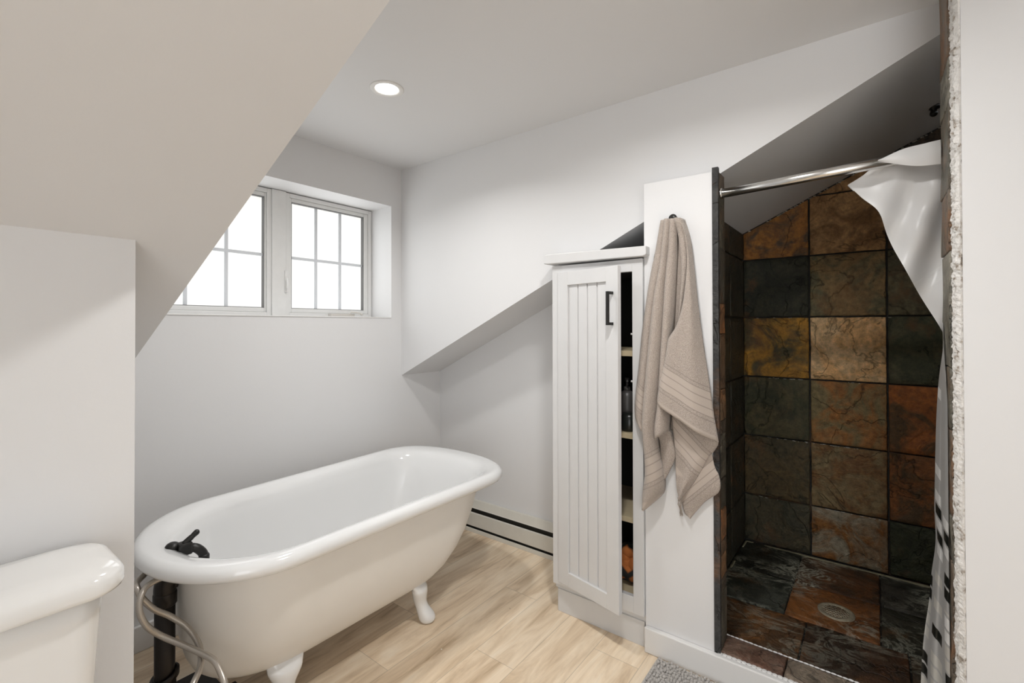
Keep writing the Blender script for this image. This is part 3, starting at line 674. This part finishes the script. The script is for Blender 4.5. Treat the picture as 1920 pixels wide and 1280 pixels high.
s = MB(); s.tube(smooth_curve([(.545, 1.675, .596), (.556, 1.675, .603), (.570, 1.676, .612), (.584, 1.677, .622)], 4), [.010] * 8 + [.0095, .009, .0095, .010, .010], 12)
s.ball((.585, 1.677, .6225), .0105, 10); s.build('lever', BLACKM, tap)
for ob in [tap] + list(tap.children):
    for v in ob.data.vertices:
        c = ob.matrix_world @ v.co; v.co = ob.matrix_world.inverted() @ (Vector((.532, 1.695, .565)) + (c - Vector((.540, 1.69, .573))) * .86)
# waste pipe and hoses
PIPE = thing('drain_pipe', 'dark bronze waste pipe standing at the tap end of the bathtub', 'pipe', (.492, 1.695, 0))
MB().tube([(.492, 1.695, .001), (.492, 1.695, .46)], .0262, 24).build('riser', PIPEM, PIPE)
s = MB(); s.lathe([(.028, .0), (.0305, .003), (.0305, .035), (.029, .04)], (.492, 1.695, .415), 24)
s.tube(smooth_curve([(.492, 1.695, .45), (.492, 1.695, .468), (.497, 1.695, .484), (.510, 1.695, .490), (.5165, 1.695, .490)], 4), .0285, 22)
s.tube([(.507, 1.695, .490), (.5185, 1.695, .490)], .033, 22); s.build('elbow', PIPEM, PIPE)
s = MB(); rs = []
for k, (z, r) in enumerate([(-.006, .030), (-.006, .037), (.010, .037), (.013, .034), (.013, .030)]):
    rs.append([(.492 + r * math.cos(2 * PI * j / 28), 1.695 + r * math.sin(2 * PI * j / 28), .198 + z + .012 * math.cos(2 * PI * j / 28)) for j in range(28)])
s.rings(rs, cap0=False, cap1=False); s.lathe([(.0290, -.2), (.0290, 0)], (.492, 1.695, .202), 24)
s.build('coupling', PIPEM, PIPE)
s = MB(); s.lathe([(.07, 0), (.07, .004), (.05, .012), (.034, .016)], (.492, 1.695, 0), 28); s.box(.50, .70, 1.67, 1.72, .002, .055)
s.box(.585, .685, 1.80, 1.93, 0, .02)  # low dark box on the floor beneath the tub
s.build('floor_pieces', PIPEM, PIPE, bevel=.006)
HA = [(.500, 1.745, .512), (.465, 1.725, .522), (.434, 1.695, .520), (.417, 1.67, .520), (.413, 1.65, .514), (.423, 1.64, .484), (.45, 1.635, .443), (.487, 1.63, .407), (.518, 1.60, .372), (.529, 1.55, .344), (.521, 1.50, .328), (.503, 1.46, .318), (.478, 1.43, .308), (.45, 1.41, .27), (.43, 1.42, .15), (.45, 1.47, .05), (.52, 1.53, .011), (.62, 1.60, .011)]
HB = [(.506, 1.648, .504), (.487, 1.645, .517), (.463, 1.643, .521), (.430, 1.635, .515), (.412, 1.62, .492), (.41, 1.61, .459), (.426, 1.605, .417), (.459, 1.60, .376), (.494, 1.553, .352), (.517, 1.49, .343), (.530, 1.44, .338), (.534, 1.41, .323), (.535, 1.38, .297), (.531, 1.36, .256), (.52, 1.36, .15), (.53, 1.40, .05), (.60, 1.47, .011), (.70, 1.56, .011)]
for pts, lb in ((HA, 'braided steel hose looping behind, farther from the viewer, at the waste pipe'), (HB, 'braided steel hose crossing in front of the dark waste pipe')):
    o = MB().tube(smooth_curve(pts, 6), .0082, 14).build('supply_hose', HOSE); tag(o, lb, 'hose', 'braided hoses at the bathtub')
# ------------------------------------------------------------------ baseboard heater
HT = thing('baseboard_heater', 'long white electric baseboard heater low on the wall right of the tub', 'heater', (2.15, 1.5, 0))
def prof_bar(name, pts, m): MB().prism(pts, 1, .75, YW - .03).build(name, m, HT, bevel=.0015)
prof_bar('backing', [(2.150, .012), (2.150, .180), (XK, .180), (XK, .012)], HEATD)
prof_bar('top_cover', [(2.130, .146), (2.134, .150), (2.150, .189), (XK, .189), (XK, .183), (2.153, .183), (2.136, .145)], HEATW)
prof_bar('front_cover', [(2.126, .040), (2.126, .117), (2.134, .121), (2.136, .118), (2.130, .115), (2.130, .038)], HEATW)
prof_bar('bottom_lip', [(2.128, 0), (2.128, .022), (2.132, .024), (2.134, .006), (XK, .006), (XK, 0)], HEATW)
# ------------------------------------------------------------------ cabinet
CX0 = 1.757; CY0, CY1 = .712, 1.126
CB = thing('linen_cabinet', 'tall narrow white cabinet with one beadboard door ajar', 'cabinet', (1.9, .92, 0))
m = MB()
FXB = 1.778
m.box(CX0, FXB, CY1 - .045, CY1, .125, 1.512); m.box(CX0, FXB, CY0, .755, .125, 1.512)
m.box(CX0, FXB, .755, CY1 - .045, .125, .190); m.box(CX0, FXB, .755, CY1 - .045, 1.463, 1.512)
m.build('face_frame', CAB, CB, bevel=.0015)
m = MB(); m.box(FXB, 2.15, CY1 - .016, CY1 - .002, .10, 1.470); m.box(FXB, 2.15, CY0 + .001, CY0 + .014, .10, 1.470)
m.build('side_panels', CAB, CB)
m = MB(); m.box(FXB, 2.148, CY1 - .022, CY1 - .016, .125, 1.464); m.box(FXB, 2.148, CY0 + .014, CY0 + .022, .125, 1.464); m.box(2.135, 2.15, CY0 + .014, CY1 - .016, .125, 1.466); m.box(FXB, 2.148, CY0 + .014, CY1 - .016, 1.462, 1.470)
m.build('shade_lining', CABIN, CB)  # near-black boards carry the painted interior shade
m = MB(); m.box(1.774, 2.10, CY0 + .004, CY1 - .014, 0, .098); m.build('plinth', CAB, CB, bevel=.002)
MB().box(1.779, 1.80, CY0 + .002, CY1 - .010, .090, .130).build('bead', CAB, CB, bevel=.004)
m = MB(); m.box(FXB, 2.14, CY0 + .004, CY1 - .004, .165, .185); m.build('bottom_board', SHELF, CB)
m = MB(); m.prism([(1.136, 1.520), (1.155, 1.522), (1.150, 1.560), (1.130, 1.563), (.70, 1.555), (.688, 1.555), (.688, 1.521), (.70, 1.516)], 0, 1.731, 1.846); m.build('top_board', CAB, CB, bevel=.004, seg=3)
m = MB()
for zc in (1.138, .807, .472):
    o = MB().box(1.790, 2.135, CY0 + .022, CY1 - .022, zc - .011, zc + .011).build('shelf', SHELF, CB, bevel=.001)
for zc in (1.217, 1.03): MB().lathe([(.004, -.001), (.004, .010)], (1.768, .755, zc), 10, axis=1).build('door_bumper', VINYL, CB)

# the door, hung on the window side and standing ajar
H = Vector((1.746, 1.092, 0)); Fv = Vector((1.676, .778, 0)); du = (Fv - H); DW = du.length; du.normalize(); dn = Vector((du.y, -du.x, 0))
if dn.x > 0: dn = -dn          # points into the room
def dpt(u, z, h): 
    p = H + du * u + dn * h; return (p.x, p.y, z)
def dbox(mb, u0, u1, z0, z1, h0, h1):
    vs = [dpt(u, z, h) for u in (u0, u1) for z in (z0, z1) for h in (h0, h1)]
    mb.add(vs, [(0, 1, 3, 2), (4, 6, 7, 5), (0, 4, 5, 1), (2, 3, 7, 6), (0, 2, 6, 4), (1, 5, 7, 3)])
DZ0, DZ1 = .146, 1.481
m = MB(); st = .058
dbox(m, 0, st, DZ0, DZ1, -.020, 0); dbox(m, DW - st, DW, DZ0, DZ1, -.020, 0); dbox(m, st, DW - st, DZ0, DZ0 + .058, -.020, 0); dbox(m, st, DW - st, DZ1 - .058, DZ1, -.020, 0)
door = m.build('door', CAB, CB, bevel=.0012)
m = MB(); nb = 4; u0, u1 = st, DW - st
for k in range(nb):
    a = lerp(u0, u1, k / nb) + (.003 if k else 0); b = lerp(u0, u1, (k + 1) / nb) - (.003 if k < nb - 1 else 0)
    dbox(m, a, b, DZ0 + .056, DZ1 - .056, -.018, -.009)
dbox(m, u0, u1, DZ0 + .056, DZ1 - .056, -.019, -.0145)
m.build('beadboard_panel', CAB, door, bevel=.002, seg=2)
m = MB(); hu = DW - .026; w = .0055
dbox(m, hu - w, hu + w, 1.252, 1.382, .024, .034); dbox(m, hu - w, hu + w, 1.371, 1.382, 0, .026); dbox(m, hu - w, hu + w, 1.252, 1.263, 0, .026)
hd = m.build('handle', BLACKM, door, bevel=.0008); hd['label'] = 'black square bar handle'
# things on the shelves
b = thing('pump_bottle', 'grey pump bottle on the middle shelf inside the open cabinet', 'bottle', (1.90, .84, .819))
MB().lathe([(.030, 0), (.033, .006), (.033, .125), (.028, .145), (.014, .155)], (1.90, .84, .819), 24).build('body', PUMPM, b)
m = MB(); m.lathe([(.014, 0), (.014, .018), (.006, .02), (.006, .04), (.010, .042), (.010, .056)], (1.90, .84, .972), 16); m.tube([(1.90, .84, 1.022), (1.875, .828, 1.022), (1.868, .825, 1.012)], .005, 8); m.build('pump', PUMPM, b)
o = MB().lathe([(.030, 0), (.036, .008), (.038, .03), (.034, .06), (.024, .072)], (1.840, .805, .819), 24).build('jar', JARM); tag(o, 'round black jar at the front of the middle cabinet shelf', 'jar')
mb = MB()
for k, (cx, cy, cz, r) in enumerate([(1.86, .80, .205, .034), (1.865, .84, .225, .040), (1.87, .79, .255, .036), (1.875, .85, .285, .034), (1.88, .80, .305, .032), (1.86, .88, .21, .038), (1.88, .90, .26, .034)]):
    pts = []
    for q in range(9):
        a = lerp(-.5, .5, q / 8); pts.append((cx + .01 * math.sin(q * 1.3 + k), cy + a * .09 + .012, max(cz, .193 + r) + .006 * math.sin(q * 2 + k)))
    mb.tube(smooth_curve(pts, 3), [r * (1 - .45 * abs(2 * i / 24 - 1) ** 3) for i in range(25)], 14)
o = mb.build('cloth_bundle', BUNDLE); tag(o, 'crumpled orange and black cloth at the bottom of the open cabinet', 'cloth')
# ------------------------------------------------------------------ towel and hook
HK = thing('wall_hook', 'small black round hook on the white panel above the towel', 'hook', (PX, .595, 1.655))
MB().lathe([(.013, 0), (.013, -.004), (.006, -.006), (.006, -.016)], (PX, .592, 1.648), 18, axis=0).build('stem', BLACKM, HK)
MB().lathe([(.006, 0), (.014, -.001), (.0155, -.004), (.0145, -.007), (.002, -.008)], (PX - .014, .592, 1.649), 24, axis=0).build('knob', BLACKM, HK)
TX = PX - .008
def sheet(mb, left, right, depth, nu=24, nv=40, vof=None, smooth_l=True):
    """cloth between two edge curves given as (y,z); depth(s,t) -> distance off the panel; uv v = metres from the hem along vof"""
    Lc = smooth_curve([(0, *p) for p in left], 6); Rc = smooth_curve([(0, *p) for p in right], 6); rows = []; uvs = []
    for i in range(nv + 1):
        t = i / nv; a = poly_at(Lc, t); b = poly_at(Rc, t); row = []
        for j in range(nu + 1):
            s_ = j / nu; p = a.lerp(b, s_); row.append((TX - max(.016 if p.y > .66 else .004, depth(s_, t)), p.y, p.z))
            uvs.append((s_ * .2 + .01, vof(s_, t, p) if vof else 1.0))
        rows.append(row)
    mb.rings(rows, closed=False, cap0=False, cap1=False, uvs=uvs)
tw = MB()
t_l0 = [(.629, 1.641), (.66, 1.512), (.684, 1.393), (.707, 1.23), (.721, 1.087), (.734, .983), (.737, .911), (.724, .881), (.700, .864)]
t_l1 = [(.613, 1.643), (.629, 1.509), (.659, 1.351), (.676, 1.19), (.691, 1.027), (.699, .90), (.697, .83)]
t_l2 = [(.593, 1.642), (.616, 1.429), (.625, 1.27), (.635, 1.091), (.644, .951), (.655, .87), (.653, .826)]
t_l3 = [(.573, 1.639), (.578, 1.505), (.586, 1.348), (.595, 1.191), (.60, 1.034), (.604, .935), (.609, .86)]
t_m = [(.546, 1.637), (.548, 1.542), (.556, 1.426), (.565, 1.329), (.573, 1.231), (.582, 1.10), (.59, .95), (.588, .86)]
bul = lambda s_: math.sqrt(max(0, 1 - (2 * s_ - 1) ** 2))
top = lambda t: .016 * max(0, 1 - 7 * t)
# far left fold
sheet(tw, t_l0, t_l1, lambda s_, t: .004 + top(t) + (.016 + .022 * t) * bul(lerp(0, .86, s_)), 14, 60, lambda s_, t, p: max(.0, (p.z - .885) * .9 - (p.y - .70) * .9 + .03))
# second fold runs down into the pointed lobe
foldL = t_l1[:4] + [(.690, 1.027), (.699, .90), (.698, .82), (.695, .703), (.704, .63), (.706, .589), (.700, .552)]
foldR = t_l2[:4] + [(.644, .951), (.652, .87), (.650, .80), (.638, .733), (.629, .685), (.628, .646), (.640, .615), (.697, .554)]
sheet(tw, foldL, foldR, lambda s_, t: .005 + top(t) + (.026 + .044 * min(1, 1.6 * t) - .030 * max(0, t - .7) / .3) * bul(s_), 22, 84, lambda s_, t, p: max(0, (p.z - .555) * .75 + (p.y - .705) * .55))
# third fold ends at a curled hem
sheet(tw, t_l2, t_l3, lambda s_, t: .005 + top(t) + (.024 + .040 * t) * bul(s_), 20, 60)
# recess between the folds and the flap, in shade
sheet(tw, t_l3, t_m, lambda s_, t: .004 + top(t) * .6, 14, 48)
# inside of the fold seen behind it
sheet(tw, [(.653, .85), (.645, .80), (.640, .74), (.632, .69)], [(.600, .86), (.585, .80), (.583, .766), (.628, .665)], lambda s_, t: .010 + .008 * math.sin(PI * s_), 12, 14)
sheet(tw, [(.654, .838), (.640, .818), (.622, .797), (.603, .780), (.584, .766)], [(.612, .865), (.606, .862), (.60, .85), (.592, .81), (.583, .768)], lambda s_, t: .020 - .008 * t, 8, 12)
# front flap with the woven border along its hem
flapL = [(.560, 1.640), (.540, 1.578), (.530, 1.50), (.534, 1.423), (.546, 1.328), (.568, 1.25), (.597, 1.201), (.605, 1.152), (.615, 1.092), (.626, 1.042), (.636, .982), (.632, .962)]
flapR = [(.545, 1.636), (.526, 1.567), (.515, 1.48), (.501, 1.345), (.487, 1.231), (.468, 1.10), (.457, 1.026), (.445, .934), (.430, .846)]
def flap_v(s_, t, p):
    # distance above the slanting hem line
    a = Vector((.632, .962)); b = Vector((.430, .846)); q = Vector((p.y, p.z)); n_ = Vector((-(b - a).y, (b - a).x)).normalized()
    return abs((q - a).dot(n_)) + .001
sheet(tw, flapL, flapR, lambda s_, t: .032 + .022 * t + (.016 + .016 * t) * math.sin(PI * (s_ ** .7)) + .009 * t * math.sin(9 * s_ + 1.5) - .018 * (s_ ** 3), 30, 60, flap_v)
# ridge roll beside the hook
sheet(tw, [(.580, 1.642), (.566, 1.55), (.558, 1.45), (.566, 1.33), (.574, 1.24)], [(.545, 1.636), (.534, 1.57), (.530, 1.50), (.536, 1.42), (.556, 1.29)], lambda s_, t: .014 + top(t) + .026 * bul(s_) * (1 - .3 * t), 14, 24)
# lower flap folded back on itself
r2L = [(.600, .955), (.591, .859), (.583, .782), (.582, .704), (.578, .646), (.569, .612)]
r2R = [(.47, .90), (.434, .852), (.443, .818), (.466, .786), (.489, .74), (.517, .688), (.567, .614)]
def r2v(s_, t, p):
    a = Vector((.435, .845)); b = Vector((.569, .613)); q = Vector((p.y, p.z)); n_ = Vector((-(b - a).y, (b - a).x)).normalized()
    return abs((q - a).dot(n_)) + .001
sheet(tw, r2L, r2R, lambda s_, t: .018 + .014 * math.sin(PI * s_) + .004 * math.sin(8 * s_ + 3 * t), 24, 36, lambda s_, t, p: 1.0 if p.z < .70 else (.30 - .8 * (p.z - .613) + .0 if False else max(.0, .062 + ((p.z - .80) * .72 - (p.y - .55) * .68) + .02)))
r3a = [(.520, .90), (.555, .80), (.560, .72), (.566, .66), (.571, .615), (.563, .592), (.555, .563), (.533, .551)]
r3b = [(.47, .88), (.452, .762), (.436, .726), (.431, .696), (.433, .673), (.445, .656), (.485, .619), (.533, .552)]
sheet(tw, r3a, r3b, lambda s_, t: .006 + .010 * math.sin(PI * s_), 22, 36, lambda s_, t, p: max(0, ((p.z - .551) * .80 - (.533 - p.y) * .60) * -1 + .0) if False else .001 + abs((p.z - .551) * .76 - (.533 - p.y) * .78) )
o = tw.build('bath_towel', TOWEL, solid=.004, off=1); tag(o, 'taupe terry bath towel hanging from the black hook beside the shower', 'towel')
# frayed threads and care tag at the lowest corner
m = MB()
for k in range(9):
    y = .571 + random.uniform(-.006, .008); m.tube([(TX - .014, y, .62), (TX - .016, y + random.uniform(-.006, .006), .595), (TX - .013, y + random.uniform(-.012, .012), .575 - random.random() * .025)], .0011, 5)
fr = m.build('frayed_threads', TOWEL, o)
# ------------------------------------------------------------------ shower fittings
RD = thing('curtain_rod', 'chrome curtain rod across the top of the shower opening', 'rod', (1.795, .14, 1.73))
MB().tube([(1.795, .4355, 1.722), (1.795, -.151, 1.742)], .0160, 24).build('rod', CHROME, RD)
MB().tube([(1.795, .4355, 1.722), (1.795, .428, 1.7224)], .0195, 20).build('end_cap', CHROME, RD); MB().tube([(1.795, -.143, 1.7415), (1.795, -.151, 1.742)], .0195, 20).build('end_cap', CHROME, RD)
cu = MB()
cur_top = [(.064, 1.697), (.023, 1.722), (-.023, 1.744), (-.067, 1.751), (-.115, 1.753), (-.16, 1.755), (-.24, 1.757)]
cur_edge = [(.064, 1.697), (.030, 1.652), (-.012, 1.599), (-.034, 1.524), (-.077, 1.408), (-.124, 1.303), (-.162, 1.212), (-.166, 1.17)]
def csheet(left, right, dep, nu, nv, uvf):
    Lc = smooth_curve([(0, *p) for p in left], 6); Rc = smooth_curve([(0, *p) for p in right], 6); rows = []; uvs = []
    for i in range(nv + 1):
        t = i / nv; a = poly_at(Lc, t); b = poly_at(Rc, t); row = []
        for j in range(nu + 1):
            s_ = j / nu; p = a.lerp(b, s_); row.append((dep(s_, t, p), p.y, p.z)); uvs.append(uvf(s_, t, p))
        rows.append(row)
    cu.rings(rows, closed=False, cap0=False, cap1=False, uvs=uvs)
def fold(s_, t, p): return 1.846 + .016 * math.sin(p.y * 52 + p.z * 15) * min(1, t * 2.5) + .005 * math.sin(p.y * 30 - p.z * 40)
# upper sheet, flipped back over the rod
csheet([(p[0], p[1]) for p in cur_edge], [(.064, 1.699), (-.02, 1.745), (-.12, 1.756), (-.24, 1.757), (-.25, 1.55), (-.25, 1.35), (-.25, 1.17)], fold, 34, 60, lambda s_, t, p: (p.y * .8 + p.z * .25 + 3, p.z * 1.0 + p.y * .8 + .15))
# swag lying over the rod
csheet([(-.010, 1.741), (-.075, 1.762), (-.12, 1.766), (-.150, 1.768)], [(-.012, 1.737), (-.075, 1.712), (-.12, 1.702), (-.150, 1.70)], lambda s_, t, p: 1.795 - .0215 - .007 * math.sin(PI * s_) - .002 * math.sin(p.y * 80), 10, 24, lambda s_, t, p: (3.4, 2 + s_))
# lower bunched strip down to the floor
strip_l = [(-.160, 1.225), (-.151, 1.126), (-.145, 1.049), (-.141, .956), (-.138, .833), (-.136, .725), (-.138, .633), (-.128, .538), (-.122, .459), (-.112, .378), (-.105, .298), (-.100, .187), (-.098, .11)]
strip_l = [(-.160, 1.235)] + [(y * .972, z) for y, z in strip_l[1:]]
strip_r = [(-.149, 1.26), (-.1495, 1.1), (-.1495, .9), (-.1495, .6), (-.1495, .3), (-.1495, .11)]
csheet(strip_l, strip_r, lambda s_, t, p: lerp(1.800, lerp(1.80, 1.662, min(1, t * 4 + .25)), s_) + (.004 + .007 * t) * math.sin(s_ * 13 + 1.5 * math.sin(t * 4)), 40, 70, lambda s_, t, p: (s_ * .095 + p.z * .05 + 5.01, p.z + .02 * s_))
# corner lying out on the shower floor
csheet([(-.075, .125), (-.06, .10), (-.05, .094)], [(-.16, .12), (-.16, .105), (-.16, .094)], lambda s_, t, p: 1.87 + .05 * t, 10, 6, lambda s_, t, p: (p.y + 7, .2 + t * .1))
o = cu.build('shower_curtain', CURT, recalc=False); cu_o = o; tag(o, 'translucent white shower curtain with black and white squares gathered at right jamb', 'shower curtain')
hm = MB(); rows = []; uvs = []
for k in range(21):
    t = k / 20; y = lerp(.050, -.045, t); z = lerp(1.676, 1.742, t)
    rows.append([(fold(0, 1, Vector((0, y, z))) - .0035, y + a_, z + b_) for a_, b_ in ((0, 0), (.009, .0115), (.016, .0205))]); uvs += [(.2, 2.1)] * 3
hm.rings(rows, closed=False, cap0=False, cap1=False, uvs=uvs)
hm.build('hem', CURT, cu_o, recalc=False)
# drain
DR = thing('shower_drain', 'round metal drain grate in the rusty slate shower floor', 'drain', (2.335, .132, .083))
c = (2.335, .132, .082)
MB().lathe([(.064, -.004), (.064, .002), (.058, .0045), (.047, .004), (.044, .0)], c, 44, cap=False).build('rim', DRAINM, DR)
m = MB(); m.lathe([(.046, -.003), (.001, -.003)], c, 30, cap=False); m.build('sump', CABIN, DR)
m = MB()
for i in range(-4, 5):
    for a_ in (.55, -.55):
        w = math.sqrt(max(0, .044 ** 2 - (i * .0098) ** 2)); 
        if w < .006: continue
        d = Vector((math.cos(a_), math.sin(a_), 0)); n_ = Vector((-d.y, d.x, 0)); p = Vector(c) + n_ * (i * .0098)
        m.tube([p - d * w + Vector((0, 0, .001)), p + d * w + Vector((0, 0, .001))], .0021, 6)
m.build('grate', DRAINM, DR)
# small fitting under the sloped shower ceiling
y_ = -.192; z_ = slope(y_) - .005
m = MB(); m.lathe([(.022, .010), (.022, .0), (.010, -.004), (.010, -.016)], (2.5, y_, z_), 18); m.ball((2.5, y_, z_ - .020), .013, 10)
o = m.build('ceiling_fitting', BLACKM); tag(o, 'small dark metal fitting on the sloped shower ceiling by the right jamb', 'fitting')
# ------------------------------------------------------------------ bath mat
BM = thing('bath_mat', 'grey chenille bath mat on the floor in front of the shower', 'bath mat', (1.48, .28, 0))
MB().box(1.20, 1.738, -.12, .652, .001, .008).build('backing', MATM, BM, bevel=.002)
m = MB(); ny, nx = 66, 46
for i in range(nx):
    for j in range(ny):
        x = lerp(1.206, 1.734, (i + .5) / nx) + random.uniform(-.002, .002); y = lerp(-.114, .647, (j + .5) / ny) + random.uniform(-.002, .002)
        h = random.uniform(.010, .016); a = random.uniform(0, PI); tx, ty = random.uniform(-.45, .45), random.uniform(-.45, .45); r = random.uniform(.0046, .0058)
        rs = []
        for z, k in ((.004, .9), (.004 + h * .45, 1.08), (.004 + h * .75, 1.0), (.004 + h * .93, .66), (.004 + h, .2)):
            rs.append([(x + tx * (z - .004) * .6 + r * k * math.cos(a + 2 * PI * q / 6), y + ty * (z - .004) * .6 + r * k * math.sin(a + 2 * PI * q / 6), z) for q in range(6)])
        m.rings(rs, cap0=False)
pile = m.build('pile', MATM, BM); pile['kind'] = 'stuff'
# ------------------------------------------------------------------ toilet
TO = thing('toilet', 'white toilet tank with rounded lid against the left wall', 'toilet', (.02, 1.1, 0))
def rrect(cx, cy, hx, hy, z, r=.05, bow=0, n=8):
    ring = []
    for (sx, sy, a0) in ((1, 1, 0), (-1, 1, PI / 2), (-1, -1, PI), (1, -1, 1.5 * PI)):
        for k in range(n + 1):
            a = a0 + PI / 2 * k / n; x = sx * (hx - r) + r * math.cos(a); y = sy * (hy - r) + r * math.sin(a)
            if y < 0: y -= bow * (1 - (x / hx) ** 2)
            ring.append((cx + x, cy + y, z))
    return ring
tcx = .012
rs = [rrect(tcx, 1.145, .190 + .022 * t, .082 + .006 * t, lerp(.40, .796, t), .04, .012, 12) for t in (0, .02, .1, .3, .5, .7, .9, 1)]
MB().rings(rs).build('tank', CHINA, TO)
rs = [rrect(tcx, 1.140, h, d, z, .05, b, 14) for h, d, z, b in ((.232, .094, .793, .02), (.239, .098, .7955, .022), (.241, .100, .802, .022), (.240, .099, .818, .022), (.236, .095, .8255, .021), (.226, .086, .8315, .018), (.205, .068, .8355, .014), (.16, .052, .837, .01), (.06, .052, .8375, .0))]
MB().rings(rs).build('lid', CHINA, TO)
# bowl and foot (below the picture)
def oval(cx, cy, rx, ry, z, n=36): return [(cx + rx * math.cos(2 * PI * k / n), cy + ry * math.sin(2 * PI * k / n), z) for k in range(n)]
rs = [oval(tcx, .92, .11, .25, 0), oval(tcx, .92, .10, .24, .05), oval(tcx, .90, .10, .22, .16), oval(tcx, .86, .15, .25, .28), oval(tcx, .84, .18, .27, .38), oval(tcx, .84, .185, .275, .40)]
MB().rings(rs).build('bowl', CHINA, TO)
rs = [oval(tcx, .83, .185, .265, .402), oval(tcx, .83, .19, .27, .408), oval(tcx, .83, .188, .268, .425), oval(tcx, .83, .17, .25, .432)]
MB().rings(rs).build('seat_lid', CHINA, TO)
MB().box(tcx - .10, tcx + .10, 1.05, 1.20, .30, .402).build('tank_shelf', CHINA, TO, bevel=.02)

# ------------------------------------------------------------------ light
W = bpy.data.worlds.new('room_daylight'); S.world = W; W.use_nodes = True
bg = W.node_tree.nodes['Background']; bg.inputs['Color'].default_value = (.985, .995, 1, 1); bg.inputs['Strength'].default_value = WORLD = 3.0
def area(name, loc, rot, size, power, col, shape='DISK', sy=None):
    l = bpy.data.lights.new(name, 'AREA'); l.shape = shape; l.size = size; l.energy = power; l.color = col
    if sy: l.size_y = sy
    o = bpy.data.objects.new(name, l); COL.objects.link(o); o.location = loc; o.rotation_euler = rot; return o
for lx, ly, lp, sprd in ((1.174, 1.525, 4.8, 2.5), (1.0, .50, 9, 2.8)):  # the second lamp is added and unseen, for the cabinet and shower side
    area('downlight_lamp', (lx, ly, CEIL - .006), (0, 0, 0), .12, lp, (1, .99, .975)).data.spread = sprd
# daylight coming in through the frosted sashes
area('window_daylight', (.876, FY - .02, 1.63), (PI / 2, 0, PI), .50, .7, (.95, .98, 1), 'RECTANGLE', .56)
area('window_daylight', (1.496, FY - .02, 1.63), (PI / 2, 0, PI), .44, .7, (.95, .98, 1), 'RECTANGLE', .56)
# ------------------------------------------------------------------ camera
yaw, pitch, roll, fpx, shy = .915483861, .00821491624, -.00202732311, 884.231829, -36.4468731
fw = Vector((math.cos(pitch) * math.sin(yaw), math.cos(pitch) * math.cos(yaw), math.sin(pitch)))
r0 = Vector((math.cos(yaw), -math.sin(yaw), 0)); u0 = r0.cross(fw)
R_ = r0 * math.cos(roll) + u0 * math.sin(roll); U_ = -r0 * math.sin(roll) + u0 * math.cos(roll)
cam = bpy.data.cameras.new('camera'); co = bpy.data.objects.new('camera', cam); COL.objects.link(co)
co.matrix_world = Matrix(((R_.x, U_.x, -fw.x, 0), (R_.y, U_.y, -fw.y, 0), (R_.z, U_.z, -fw.z, 1.25), (0, 0, 0, 1)))
cam.sensor_fit = 'HORIZONTAL'; cam.sensor_width = 36; cam.lens = fpx / 1920 * 36; cam.shift_y = shy / 1920; cam.clip_start = .02
S.camera = co
vs = S.view_settings; vs.view_transform = 'Standard'; vs.look = 'None'; vs.exposure = .27; vs.gamma = 1; vs.use_curve_mapping = False
